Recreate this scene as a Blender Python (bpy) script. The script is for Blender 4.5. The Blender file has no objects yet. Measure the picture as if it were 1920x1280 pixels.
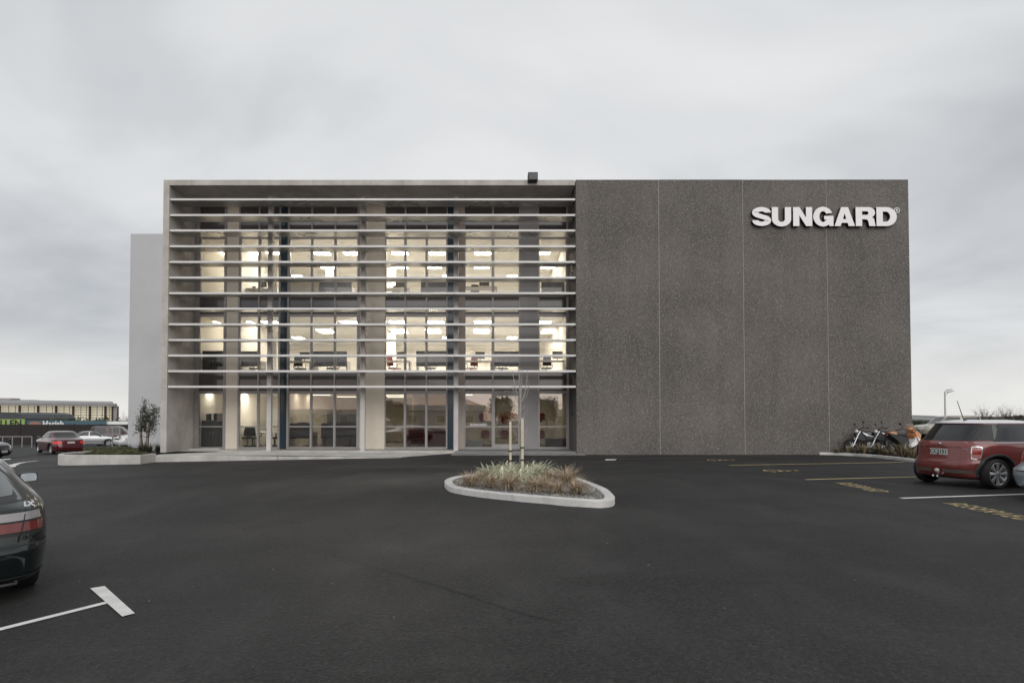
import bpy, bmesh, math, random
from mathutils import Vector, Matrix
R = math.radians
sc = bpy.context.scene
C = sc.collection

# ---------------------------------------------------------------- camera
FPX, VX, PY, PITCH, EYE = 1000.0, 912.0, 767.3, 0.0207, 1.4
cam_d = bpy.data.cameras.new('camera'); cam = bpy.data.objects.new('camera', cam_d); C.objects.link(cam)
cam.location = (0, 0, EYE); cam.rotation_euler = (R(90) + PITCH, 0, 0)
cam_d.sensor_width = 36; cam_d.lens = 36 * FPX / 1920
cam_d.shift_x = (960 - VX) / 1920; cam_d.shift_y = (PY - 640) / 1920
cam_d.clip_start = 0.05; cam_d.clip_end = 9000
sc.camera = cam
sc.view_settings.view_transform = 'Standard'; sc.view_settings.look = 'None'
sc.view_settings.exposure = 0.0; sc.view_settings.gamma = 1.0

# ---------------------------------------------------------------- world
w = bpy.data.worlds.new('World'); sc.world = w; w.use_nodes = True
nt = w.node_tree; nt.nodes.clear()
def N(t, **k):
    n = nt.nodes.new(t)
    for a, b in k.items(): setattr(n, a, b)
    return n
def L(a, b): nt.links.new(a, b)
def mth(op, a, b=None, clamp=False):
    n = N('ShaderNodeMath', operation=op, use_clamp=clamp)
    for i, x in enumerate((a, b)):
        if x is None: continue
        if isinstance(x, (int, float)): n.inputs[i].default_value = x
        else: L(x, n.inputs[i])
    return n.outputs[0]
def ramp(fac, stops):
    r = N('ShaderNodeValToRGB'); L(fac, r.inputs[0]); e = r.color_ramp.elements
    while len(e) > 1: e.remove(e[-1])
    e[0].position = stops[0][0]; e[0].color = tuple(stops[0][1]) + (1,)
    for p, c in stops[1:]:
        q = e.new(p); q.color = tuple(c) + (1,)
    return r.outputs[0]
tc = N('ShaderNodeTexCoord'); sp = N('ShaderNodeSeparateXYZ'); L(tc.outputs['Generated'], sp.inputs[0])
zc = mth('MAXIMUM', sp.outputs[2], 0.0); den = mth('ADD', zc, 0.30)
cb = N('ShaderNodeCombineXYZ'); L(mth('DIVIDE', sp.outputs[0], den), cb.inputs[0]); L(mth('DIVIDE', sp.outputs[1], den), cb.inputs[1])
n1 = N('ShaderNodeTexNoise'); L(cb.outputs[0], n1.inputs['Vector']); n1.inputs['Scale'].default_value = 0.95; n1.inputs['Detail'].default_value = 5; n1.inputs['Roughness'].default_value = 0.5; n1.inputs['Distortion'].default_value = 0.7
mp = N('ShaderNodeMapping'); mp.inputs['Location'].default_value = (3.1, 1.7, 0); mp.inputs['Scale'].default_value = (0.55, 1.0, 1); L(cb.outputs[0], mp.inputs[0])
n2 = N('ShaderNodeTexNoise'); L(mp.outputs[0], n2.inputs['Vector']); n2.inputs['Scale'].default_value = 2.0; n2.inputs['Detail'].default_value = 4
cl = mth('ADD', mth('MULTIPLY', n1.outputs[0], 0.72), mth('MULTIPLY', n2.outputs[0], 0.28))
vn = N('ShaderNodeVectorMath', operation='DOT_PRODUCT'); L(tc.outputs['Generated'], vn.inputs[0]); vn.inputs[1].default_value = Vector((0.13, 0.88, 0.42)).normalized()
glow = mth('POWER', mth('MAXIMUM', vn.outputs['Value'], 0.0), 5.0)
cl2 = mth('ADD', cl, mth('MULTIPLY', mth('SUBTRACT', glow, 0.5), 0.13))
ccol = ramp(cl2, [(0.34, (0.50, 0.52, 0.55)), (0.43, (0.64, 0.66, 0.68)), (0.50, (0.75, 0.765, 0.78)), (0.57, (0.81, 0.82, 0.83)), (0.68, (0.89, 0.895, 0.90))])
# bright gap along the horizon, warmer behind the photographer
hz = mth('SUBTRACT', 1.0, mth('DIVIDE', mth('ADD', zc, mth('MULTIPLY', mth('SUBTRACT', n2.outputs[0], 0.5), 0.14)), 0.13), clamp=True)
hcol = ramp(mth('ADD', mth('MULTIPLY', sp.outputs[1], 0.5), 0.5), [(0.1, (0.80, 0.55, 0.42)), (0.45, (0.84, 0.78, 0.70)), (0.8, (0.90, 0.885, 0.85))])
mx = N('ShaderNodeMix', data_type='RGBA'); L(mth('MULTIPLY', hz, 0.85), mx.inputs['Factor']); L(ccol, mx.inputs['A']); L(hcol, mx.inputs['B'])
sky = N('ShaderNodeTexSky', sky_type='NISHITA'); sky.sun_disc = False; sky.sun_elevation = R(30); sky.sun_rotation = R(170)
sk = N('ShaderNodeVectorMath', operation='SCALE'); L(sky.outputs[0], sk.inputs[0]); sk.inputs['Scale'].default_value = 0.06
mx2 = N('ShaderNodeMix', data_type='RGBA'); mx2.inputs['Factor'].default_value = 0.94; L(sk.outputs[0], mx2.inputs['A']); L(mx.outputs['Result'], mx2.inputs['B'])
# added boost: the sky half behind the photographer is brightened to light the facade
back = mth('MULTIPLY', mth('SUBTRACT', mth('MULTIPLY', sp.outputs[1], -1.0), 0.05), 1.1, clamp=True)
bg = N('ShaderNodeBackground'); L(mx2.outputs['Result'], bg.inputs[0]); L(mth('ADD', mth('MULTIPLY', back, 0.45), 1.0), bg.inputs[1])
wo = N('ShaderNodeOutputWorld'); L(bg.outputs[0], wo.inputs[0])

# ---------------------------------------------------------------- sun (overcast)
sd = bpy.data.lights.new('sun', 'SUN'); so = bpy.data.objects.new('sun', sd); C.objects.link(so)
sd.energy = 1.15; sd.angle = R(60); sd.color = (1.0, 0.95, 0.9)
so.rotation_euler = (R(60), 0, R(10)); so.location = (10, -30, 40)   # from behind the camera, high right

# ---------------------------------------------------------------- pixel -> world
CT, ST = math.cos(PITCH), math.sin(PITCH)
def ray(px, py):
    xc, yc = (px - VX) / FPX, (PY - py) / FPX
    return Vector((xc, CT - yc * ST, ST + yc * CT))
def at(px, py, Y):
    d = ray(px, py); return Vector((0, 0, EYE)) + d * (Y / d.y)
def sstep(a, b, x):
    t = max(0.0, min(1.0, (x - a) / (b - a))); return t * t * (3 - 2 * t)
def zg(x, y):
    k = sstep(6, 18, y); s = 0.045 + (0.018 - 0.045) * k
    z = s * min(0.0, x - 2.0 + 5.0 * k)
    z += 0.016 * min(0.0, x + 13.0) * sstep(20, 30, y)
    return max(z, -1.35)
def G(px, py):
    d = ray(px, py); t = EYE / max(-d.z, 1e-4)
    for _ in range(30):
        p = d * t; t = (EYE - zg(p.x, p.y)) / max(-d.z, 1e-4)
    p = Vector((0, 0, EYE)) + d * t
    return p

# ---------------------------------------------------------------- mesh helper
class MB:
    def __init__(s): s.v = []; s.f = []; s.m = []; s.s = []
    def add(s, vs, fs, mi=0, smooth=False):
        o = len(s.v); s.v += [tuple(v) for v in vs]
        for f in fs: s.f.append(tuple(i + o for i in f)); s.m.append(mi); s.s.append(smooth)
    def box(s, x0, x1, y0, y1, z0, z1, mi=0, bev=0):
        if bev:
            bm = bmesh.new(); bmesh.ops.create_cube(bm, size=1)
            for v in bm.verts: v.co = Vector((x0 + (x1 - x0) * (v.co.x + .5), y0 + (y1 - y0) * (v.co.y + .5), z0 + (z1 - z0) * (v.co.z + .5)))
            bmesh.ops.bevel(bm, geom=bm.edges[:], offset=bev, segments=2, affect='EDGES', profile=0.5)
            bm.verts.index_update()
            s.add([v.co for v in bm.verts], [[v.index for v in f.verts] for f in bm.faces], mi); bm.free(); return s
        vs = [(x, y, z) for x in (x0, x1) for y in (y0, y1) for z in (z0, z1)]
        s.add(vs, [(0, 1, 3, 2), (4, 6, 7, 5), (0, 4, 5, 1), (2, 3, 7, 6), (0, 2, 6, 4), (1, 5, 7, 3)], mi); return s
    def obox(s, c, sx, sy, sz, rz=0, rx=0, ry=0, mi=0):
        M = Matrix.Translation(c) @ Matrix.Rotation(rz, 4, 'Z') @ Matrix.Rotation(ry, 4, 'Y') @ Matrix.Rotation(rx, 4, 'X')
        vs = [M @ Vector((x * sx / 2, y * sy / 2, z * sz / 2)) for x in (-1, 1) for y in (-1, 1) for z in (-1, 1)]
        s.add(vs, [(0, 1, 3, 2), (4, 6, 7, 5), (0, 4, 5, 1), (2, 3, 7, 6), (0, 2, 6, 4), (1, 5, 7, 3)], mi); return s
    def quad(s, a, b, c, d, mi=0): s.add([a, b, c, d], [(0, 1, 2, 3)], mi); return s
    def grid(s, fn, nu, nv, mi=0, smooth=True, close_u=False):
        vs = [fn(i / nu, j / nv) for j in range(nv + 1) for i in range(nu + (0 if close_u else 1))]
        W = nu if close_u else nu + 1; fs = []
        for j in range(nv):
            for i in range(nu):
                a = j * W + i; b = j * W + (i + 1) % W
                fs.append((a, b, b + W, a + W))
        s.add(vs, fs, mi, smooth); return s
    def tube(s, pts, r, n=8, mi=0, smooth=True, cap=True):
        pts = [Vector(p) for p in pts]; rs = r if isinstance(r, (list, tuple)) else [r] * len(pts)
        vs = []; up = None
        for i, p in enumerate(pts):
            t = (pts[min(i + 1, len(pts) - 1)] - pts[max(i - 1, 0)])
            if t.length < 1e-9: t = Vector((0, 0, 1))
            t.normalize()
            if up is None: up = t.orthogonal().normalized()
            up = (up - t * up.dot(t));
            if up.length < 1e-6: up = t.orthogonal()
            up.normalize(); b = t.cross(up)
            for k in range(n):
                a = 2 * math.pi * k / n; vs.append(p + (up * math.cos(a) + b * math.sin(a)) * rs[i])
        fs = [(i * n + k, i * n + (k + 1) % n, (i + 1) * n + (k + 1) % n, (i + 1) * n + k) for i in range(len(pts) - 1) for k in range(n)]
        s.add(vs, fs, mi, smooth)
        if cap:
            o = len(pts) - 1
            s.add(vs[:n][::-1], [tuple(range(n))], mi); s.add(vs[o * n:], [tuple(range(n))], mi)
        return s
    def lathe(s, prof, n=32, axis='Y', c=(0, 0, 0), mi=0, smooth=True):
        # prof: (radius, offset along axis)
        def fn(u, v):
            j = v * (len(prof) - 1); r, h = prof[min(int(round(j)), len(prof) - 1)]; a = 2 * math.pi * u
            p = {'Y': (r * math.cos(a), h, r * math.sin(a)), 'Z': (r * math.cos(a), r * math.sin(a), h), 'X': (h, r * math.cos(a), r * math.sin(a))}[axis]
            return (p[0] + c[0], p[1] + c[1], p[2] + c[2])
        s.grid(fn, n, len(prof) - 1, mi, smooth, close_u=True); return s
    def ell(s, c, rx, ry, rz, n=14, mi=0, rot=None):
        M = rot or Matrix.Identity(3); c = Vector(c)
        def fn(u, v):
            a = 2 * math.pi * u; b = math.pi * (v - .5) * 0.998
            return c + M @ Vector((rx * math.cos(a) * math.cos(b), ry * math.sin(a) * math.cos(b), rz * math.sin(b)))
        s.grid(fn, n, max(6, n // 2), mi, True, close_u=True); return s
    def prism(s, poly, a, b, mi=0, smooth=False):
        # poly: list of points, extruded from +a to +b (vectors)
        n = len(poly); a = Vector(a); b = Vector(b)
        A = [Vector(p) + a for p in poly]; B = [Vector(p) + b for p in poly]
        s.add(A + B, [tuple(range(n))[::-1], tuple(range(n, 2 * n))] + [(i, (i + 1) % n, n + (i + 1) % n, n + i) for i in range(n)], mi, smooth); return s
    def mesh(s, name, mats):
        me = bpy.data.meshes.new(name); me.from_pydata(s.v, [], s.f)
        for m in (mats if isinstance(mats, (list, tuple)) else [mats]): me.materials.append(m)
        me.polygons.foreach_set('material_index', s.m); me.polygons.foreach_set('use_smooth', s.s); me.update()
        return me
    def build(s, name, mats, parent=None, recalc=True):
        me = s.mesh(name, mats)
        if recalc:
            bm = bmesh.new(); bm.from_mesh(me); bmesh.ops.recalc_face_normals(bm, faces=bm.faces[:]); bm.to_mesh(me); bm.free()
        o = bpy.data.objects.new(name, me); C.objects.link(o)
        if parent: o.parent = parent
        return o
def tag(o, label=None, cat=None, group=None, kind=None):
    if label: o['label'] = label
    if cat: o['category'] = cat
    if group: o['group'] = group
    if kind: o['kind'] = kind
    return o
def empty(name, loc=(0, 0, 0), rz=0, label=None, cat=None, group=None):
    o = bpy.data.objects.new(name, None); C.objects.link(o); o.location = loc; o.rotation_euler = (0, 0, rz)
    o.empty_display_size = 0.2
    return tag(o, label, cat, group)
def kids(o): return [c for c in bpy.data.objects if c.parent == o]
def copy_tree(o, parent=None, loc=None, rz=None, label=None):
    c = o.copy(); C.objects.link(c); c.parent = parent
    if loc is not None: c.location = loc
    if rz is not None: c.rotation_euler = (0, 0, rz)
    if label: c['label'] = label
    for k in kids(o): copy_tree(k, c)
    return c
def text_mesh(txt, size, depth=0.003, bold=0.0, spacing=1.0, align='CENTER'):
    cu = bpy.data.curves.new('txt', 'FONT'); cu.body = txt; cu.size = size; cu.extrude = depth; cu.offset = bold
    cu.space_character = spacing; cu.align_x = align; cu.align_y = 'CENTER'; cu.resolution_u = 3
    o = bpy.data.objects.new('txt', cu); C.objects.link(o); dg = bpy.context.evaluated_depsgraph_get()
    me = bpy.data.meshes.new_from_object(o.evaluated_get(dg)); bpy.data.objects.remove(o); bpy.data.curves.remove(cu)
    return me
def add_mesh(name, me, mat, parent=None, M=None):
    me.materials.clear(); me.materials.append(mat)
    if M is not None: me.transform(M)
    o = bpy.data.objects.new(name, me); C.objects.link(o)
    if parent: o.parent = parent
    return o

# ---------------------------------------------------------------- materials
def mat(name, col=(.5, .5, .5), rough=.6, metal=0.0, emit=None, es=0, coat=0, spec=.5, alpha=None):
    m = bpy.data.materials.new(name); m.use_nodes = True; b = m.node_tree.nodes['Principled BSDF']
    b.inputs['Base Color'].default_value = (*col, 1); b.inputs['Roughness'].default_value = rough; b.inputs['Metallic'].default_value = metal
    b.inputs['Specular IOR Level'].default_value = spec
    if coat: b.inputs['Coat Weight'].default_value = coat; b.inputs['Coat Roughness'].default_value = .04
    if emit: b.inputs['Emission Color'].default_value = (*emit, 1); b.inputs['Emission Strength'].default_value = es
    return m
def noisy(name, c1, c2, scale=5, rough=.7, detail=6, bump=0.0, bscale=None, metal=0, coat=0, lo=.35, hi=.65, rvar=0.0, stretch=None, spec=.5, layers=()):
    """base colour wanders between c1 and c2; layers: (scale, lo, hi, colour, amount, stretch)"""
    m = mat(name, c1, rough, metal, coat=coat, spec=spec); t = m.node_tree; b = t.nodes['Principled BSDF']; ln = t.links.new
    tcn = t.nodes.new('ShaderNodeTexCoord'); src = tcn.outputs['Object']
    def nz(scale, det, st=None, dist=0):
        n = t.nodes.new('ShaderNodeTexNoise'); n.inputs['Scale'].default_value = scale; n.inputs['Detail'].default_value = det; n.inputs['Roughness'].default_value = .6
        if st:
            mpn = t.nodes.new('ShaderNodeMapping'); mpn.inputs['Scale'].default_value = st; ln(src, mpn.inputs[0]); ln(mpn.outputs[0], n.inputs['Vector'])
        else: ln(src, n.inputs['Vector'])
        return n.outputs[0]
    a = nz(scale, detail, stretch)
    r = t.nodes.new('ShaderNodeValToRGB'); ln(a, r.inputs[0]); r.color_ramp.elements[0].position = lo; r.color_ramp.elements[1].position = hi
    r.color_ramp.elements[0].color = (*c1, 1); r.color_ramp.elements[1].color = (*c2, 1); col = r.outputs[0]
    for (s2, l2, h2, c3, am, st) in layers:
        q = nz(s2, 4, st); mr = t.nodes.new('ShaderNodeMapRange'); ln(q, mr.inputs[0]); mr.inputs[1].default_value = l2; mr.inputs[2].default_value = h2; mr.inputs[4].default_value = am
        x = t.nodes.new('ShaderNodeMix'); x.data_type = 'RGBA'; ln(mr.outputs[0], x.inputs['Factor']); ln(col, x.inputs['A']); x.inputs['B'].default_value = (*c3, 1); col = x.outputs['Result']
    ln(col, b.inputs['Base Color'])
    if rvar:
        mr = t.nodes.new('ShaderNodeMapRange'); ln(nz(scale * .6, 3, stretch), mr.inputs[0]); mr.inputs[1].default_value = .3; mr.inputs[2].default_value = .7
        mr.inputs[3].default_value = rough - rvar; mr.inputs[4].default_value = min(1, rough + rvar); ln(mr.outputs[0], b.inputs['Roughness'])
    if bump:
        bn = t.nodes.new('ShaderNodeBump'); bn.inputs['Strength'].default_value = bump; bn.inputs['Distance'].default_value = .01
        ln(nz(bscale or scale * 8, 3), bn.inputs['Height']); ln(bn.outputs[0], b.inputs['Normal'])
    return m
def glass(name, tint=(.8, .84, .84), ior=1.6, refl=(1, 1, 1), extra=0.0):
    m = bpy.data.materials.new(name); m.use_nodes = True; t = m.node_tree; t.nodes.clear(); ln = t.links.new
    tr = t.nodes.new('ShaderNodeBsdfTransparent'); tr.inputs[0].default_value = (*tint, 1)
    gl = t.nodes.new('ShaderNodeBsdfGlossy'); gl.inputs['Roughness'].default_value = 0.0; gl.inputs[0].default_value = (*refl, 1)
    fr = t.nodes.new('ShaderNodeFresnel'); fr.inputs[0].default_value = ior
    ad = t.nodes.new('ShaderNodeMath'); ad.operation = 'ADD'; ad.use_clamp = True; ln(fr.outputs[0], ad.inputs[0]); ad.inputs[1].default_value = extra
    # very gentle waviness so reflections bend a little from pane to pane
    nzn = t.nodes.new('ShaderNodeTexNoise'); nzn.inputs['Scale'].default_value = .6; tcn = t.nodes.new('ShaderNodeTexCoord'); ln(tcn.outputs['Object'], nzn.inputs['Vector'])
    bp = t.nodes.new('ShaderNodeBump'); bp.inputs['Strength'].default_value = .06; bp.inputs['Distance'].default_value = .02; ln(nzn.outputs[0], bp.inputs['Height']); ln(bp.outputs[0], gl.inputs['Normal'])
    mxs = t.nodes.new('ShaderNodeMixShader'); ln(ad.outputs[0], mxs.inputs[0]); ln(tr.outputs[0], mxs.inputs[1]); ln(gl.outputs[0], mxs.inputs[2])
    o = t.nodes.new('ShaderNodeOutputMaterial'); ln(mxs.outputs[0], o.inputs[0]); return m
def aggregate(name):
    m = mat(name, (.12, .11, .1), .85); t = m.node_tree; b = t.nodes['Principled BSDF']; ln = t.links.new
    tcn = t.nodes.new('ShaderNodeTexCoord'); col = None
    big = t.nodes.new('ShaderNodeTexNoise'); big.inputs['Scale'].default_value = .35; big.inputs['Detail'].default_value = 5; ln(tcn.outputs['Object'], big.inputs['Vector'])
    r0 = t.nodes.new('ShaderNodeValToRGB'); ln(big.outputs[0], r0.inputs[0]); e = r0.color_ramp.elements
    e[0].position = .35; e[0].color = (.096, .087, .080, 1); e[1].position = .68; e[1].color = (.163, .147, .135, 1); col = r0.outputs[0]
    mpn = t.nodes.new('ShaderNodeMapping'); mpn.inputs['Scale'].default_value = (1.6, 1.6, .10); ln(tcn.outputs['Object'], mpn.inputs[0])
    st = t.nodes.new('ShaderNodeTexNoise'); st.inputs['Scale'].default_value = 1.2; st.inputs['Detail'].default_value = 4; ln(mpn.outputs[0], st.inputs['Vector'])
    mr = t.nodes.new('ShaderNodeMapRange'); ln(st.outputs[0], mr.inputs[0]); mr.inputs[1].default_value = .5; mr.inputs[2].default_value = .75; mr.inputs[4].default_value = .45
    xs_ = t.nodes.new('ShaderNodeMix'); xs_.data_type = 'RGBA'; ln(mr.outputs[0], xs_.inputs['Factor']); ln(col, xs_.inputs['A']); xs_.inputs['B'].default_value = (.075, .069, .064, 1); col = xs_.outputs['Result']
    for scale, thr, c in ((36, .66, (.25, .24, .225)), (40, .6, (.045, .042, .04)), (33, .93, (.36, .345, .32)), (70, .72, (.2, .185, .17))):
        vo = t.nodes.new('ShaderNodeTexVoronoi'); vo.inputs['Scale'].default_value = scale; ln(tcn.outputs['Object'], vo.inputs['Vector'])
        s = t.nodes.new('ShaderNodeSeparateColor'); ln(vo.outputs['Color'], s.inputs[0])
        g = t.nodes.new('ShaderNodeMath'); g.operation = 'GREATER_THAN'; ln(s.outputs[0], g.inputs[0]); g.inputs[1].default_value = thr
        d = t.nodes.new('ShaderNodeMath'); d.operation = 'LESS_THAN'; ln(vo.outputs['Distance'], d.inputs[0]); d.inputs[1].default_value = .42
        mu = t.nodes.new('ShaderNodeMath'); mu.operation = 'MULTIPLY'; ln(g.outputs[0], mu.inputs[0]); ln(d.outputs[0], mu.inputs[1])
        x = t.nodes.new('ShaderNodeMix'); x.data_type = 'RGBA'; ln(mu.outputs[0], x.inputs['Factor']); ln(col, x.inputs['A']); x.inputs['B'].default_value = (*c, 1); col = x.outputs['Result']
    ln(col, b.inputs['Base Color'])
    bn = t.nodes.new('ShaderNodeBump'); bn.inputs['Strength'].default_value = .5; bn.inputs['Distance'].default_value = .01
    v2 = t.nodes.new('ShaderNodeTexVoronoi'); v2.inputs['Scale'].default_value = 40; ln(tcn.outputs['Object'], v2.inputs['Vector']); ln(v2.outputs['Distance'], bn.inputs['Height']); ln(bn.outputs[0], b.inputs['Normal'])
    return m
M = {}
M['asphalt'] = noisy('asphalt', (.0155, .015, .015), (.033, .0315, .031), .3, .74, 10, 1.0, 38, rvar=.10, lo=.3, hi=.7, spec=.3,
                     layers=((1.3, .46, .66, (.043, .041, .040), .65, (1, .45, 1)), (.6, .52, .60, (.013, .013, .013), .5, (.4, 1, 1)), (3.5, .57, .66, (.042, .040, .039), .4, (.25, 1.6, 1)),
                             (26, .50, .64, (.060, .058, .056), .42, None), (34, .52, .62, (.008, .008, .008), .5, None), (75, .60, .66, (.11, .106, .10), .6, None), (7, .66, .70, (.010, .010, .010), .6, None)))
M['asphalt_old'] = noisy('asphalt_old', (.07, .07, .07), (.1, .098, .095), .3, .85, 6)
M['concrete'] = noisy('concrete', (.40, .37, .335), (.58, .545, .51), .9, .85, 8, .25, 30, layers=((3, .55, .8, (.24, .21, .185), .6, (1, 1, .3)), (.5, .5, .7, (.52, .50, .47), .4, (1, 1, .2)), (25, .6, .7, (.2, .18, .16), .35, None)))
M['concrete_light'] = noisy('concrete_light', (.42, .405, .38), (.60, .58, .55), 1.3, .85, 8, .25, 40, layers=((4, .56, .8, (.27, .255, .23), .55, (1, 1, .25)), (9, .6, .75, (.24, .23, .21), .4, None)))
M['kerb'] = noisy('kerb_concrete', (.52, .51, .49), (.68, .67, .65), 2, .8, 7, .2, 50, layers=((7, .55, .8, (.30, .29, .27), .5, None),))
M['step'] = noisy('step_stone', (.17, .165, .165), (.24, .235, .23), 1.5, .7, 6, .1, 50)
M['aggregate'] = aggregate('exposed_aggregate')
M['joint'] = mat('joint_sealant', (.42, .40, .37), .8)
M['render_white'] = noisy('white_render', (.47, .475, .49), (.52, .525, .54), .4, .9, 5, .05, 60)
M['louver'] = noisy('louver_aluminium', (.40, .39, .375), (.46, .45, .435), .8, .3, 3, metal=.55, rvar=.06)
M['nose'] = noisy('louver_lit_front', (.66, .65, .64), (.74, .73, .715), .8, .45, 3)  # paler than the louvre: light on its front edge put into the colour
M['steel_post'] = noisy('painted_steel', (.52, .495, .48), (.60, .575, .56), 1.5, .45, 3)
M['alu'] = noisy('anodised_aluminium', (.30, .29, .285), (.35, .34, .33), 2, .42, 2, metal=.5)
M['cream'] = noisy('cream_panel', (.70, .635, .535), (.76, .69, .585), .5, .35, 3, coat=.3)
M['taupe'] = noisy('taupe_panel', (.36, .31, .28), (.43, .375, .34), .8, .5, 5, layers=((2.5, .5, .8, (.25, .225, .21), .5, (1, 1, .2)),))
M['grey_panel'] = noisy('grey_panel', (.27, .26, .265), (.31, .30, .305), .7, .35, 3, coat=.2)
M['blue_panel'] = noisy('blue_panel', (.010, .028, .045), (.014, .036, .055), .7, .25, 3, coat=.3)
M['spandrel'] = noisy('spandrel_glass', (.075, .068, .068), (.10, .092, .092), .5, .12, 3, coat=.5)
M['glass'] = glass('window_glass', (.95, .955, .95), 1.4)
M['glass_ground'] = glass('ground_floor_glass', (.72, .73, .73), 1.85, (1, .96, .93), .03)
M['iwall'] = noisy('interior_wall', (.78, .745, .67), (.82, .785, .71), .5, .9, 3)
M['iceil'] = noisy('ceiling_tile', (.80, .78, .74), (.84, .82, .78), 1, .9, 2)
M['icarpet'] = noisy('office_carpet', (.24, .23, .215), (.29, .275, .25), 8, .95, 3)
M['lamp'] = mat('ceiling_panel_light', (1, 1, 1), .5, emit=(1, .93, .81), es=42)
M['lamp_mid'] = mat('ceiling_panel_light_mid', (1, 1, 1), .5, emit=(1, .91, .77), es=13)
M['lamp_dim'] = mat('ceiling_panel_light_low', (1, 1, 1), .5, emit=(1, .84, .62), es=9)
M['downlight'] = mat('downlight_lens', (1, 1, 1), .5, emit=(1, .85, .65), es=14)
M['dark'] = mat('black_plastic', (.02, .02, .02), .5)
M['charcoal'] = noisy('charcoal_cabinet', (.055, .055, .055), (.07, .07, .07), 3, .5)
M['beige_desk'] = noisy('desk_laminate', (.42, .37, .3), (.47, .42, .34), 1, .5)
M['screen_fabric'] = noisy('desk_screen_fabric', (.16, .16, .18), (.2, .2, .215), 9, .9)
M['white_lam'] = mat('white_laminate', (.84, .86, .84), .35)
M['red_fabric'] = noisy('red_leather', (.14, .018, .03), (.2, .03, .04), 3, .4)
M['red_panel'] = mat('red_wall_panel', (.22, .02, .02), .35)
M['orange_letter'] = mat('peach_lettering', (.75, .42, .26), .5)
M['paper'] = mat('white_paper', (.75, .75, .73), .7)
M['white_vinyl'] = mat('white_vinyl', (.8, .8, .8), .5)
M['sign_white'] = noisy('sign_face', (.86, .85, .85), (.89, .88, .88), 2, .4)
M['sign_dark'] = mat('sign_return', (.02, .02, .02), .5)
M['paint_white'] = noisy('white_road_paint', (.62, .62, .60), (.75, .75, .73), 5, .75, 8, layers=((40, .6, .72, (.25, .25, .24), .6, None),))
M['paint_yellow'] = noisy('yellow_road_paint', (.50, .39, .19), (.60, .49, .27), 5, .75, 8, layers=((30, .5, .72, (.16, .15, .11), .75, None),))
M['gravel'] = noisy('gravel', (.12, .12, .115), (.42, .41, .40), 40, .9, 3, 1.0, 60)
M['soil'] = noisy('bark_mulch', (.03, .024, .018), (.07, .055, .04), 12, .95, 6, .8, 50)
M['timber'] = noisy('pine_stake', (.52, .47, .36), (.64, .59, .48), 3, .8, 5, stretch=(6, 6, .5), layers=((8, .58, .7, (.3, .24, .16), .6, (4, 4, .4)),))
M['bark'] = noisy('pale_bark', (.26, .25, .24), (.40, .38, .365), 14, .85, 5)
M['bark_dark'] = noisy('dark_bark', (.06, .05, .045), (.11, .09, .08), 10, .9, 5)
M['rubber'] = noisy('tyre_rubber', (.012, .012, .012), (.022, .022, .022), 6, .8)
M['alloy'] = mat('alloy_rim', (.55, .55, .56), .28, .75)
M['chrome'] = mat('chrome', (.75, .75, .76), .1, 1)
M['carglass'] = mat('car_glass', (.012, .014, .014), .03, coat=.1, spec=.55)
M['underbody'] = mat('underbody_black', (.008, .008, .008), .9)
M['trim'] = noisy('black_trim', (.022, .022, .023), (.03, .03, .03), 5, .55)
M['lamp_red'] = mat('red_tail_lens', (.30, .022, .014), .15, coat=.8)
M['lamp_clear'] = mat('clear_lens', (.62, .58, .56), .12, .2, coat=.8)
M['lamp_amber'] = mat('amber_lens', (.6, .22, .03), .15, coat=.6)
M['brake_on'] = mat('lit_brake_lens', (.5, .02, .02), .2, emit=(1, .05, .04), es=.25)
M['plate'] = mat('plate_white', (.6, .61, .6), .4)
M['asphalt'].node_tree  # keep

# ================================================================ SETTING
def ground():
    mb = MB()
    xs = [-4000, -1500, -500, -200, -110, -85] + [-70 + i * 2 for i in range(16)] + [-38 + i for i in range(19)] + [-19 + i * .5 for i in range(44)] + [3 + i * 3 for i in range(12)] + [50, 90, 200, 500, 1500, 4000]
    ys = [-4000, -1000, -300, -100, -50, -20, -5, 0] + [1 + i for i in range(34)] + [36 + 3 * i for i in range(20)] + [100, 140, 300, 800, 2000, 5000]
    nx, ny = len(xs) - 1, len(ys) - 1
    mb.grid(lambda u, v: (xs[round(u * nx)], ys[round(v * ny)], zg(xs[round(u * nx)], ys[round(v * ny)])), nx, ny)
    return tag(mb.build('ground', M['asphalt']), kind='structure')
ground()
def hills(x0, x1, y, h, name='hills', seed=1):
    rnd = random.Random(seed); mb = MB(); n = 60
    ph = [rnd.uniform(0, 6) for _ in range(5)]
    def prof(t):
        return h * (.72 + .16 * math.sin(2.1 * t * 3 + ph[0]) + .08 * math.sin(9 * t + ph[1]) + .03 * math.sin(23 * t + ph[2]))
    def fn(u, v):
        x = x0 + (x1 - x0) * u; e = math.sin(min(1, v * 1.0) * math.pi)
        return (x, y + v * 900, -3 + prof(u) * e + 1.5 * math.sin(u * 90 + v * 11) * e)
    mb.grid(fn, n, 14)
    return tag(mb.build(name, M['hill']), kind='structure')
M['hill'] = noisy('hill_grass', (.17, .17, .16), (.25, .245, .235), .006, .95, 6, layers=((.02, .5, .6, (.12, .125, .125), .8, (1, .3, 1)),))
hills(900, 3400, 1750, 40, seed=4)

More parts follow.
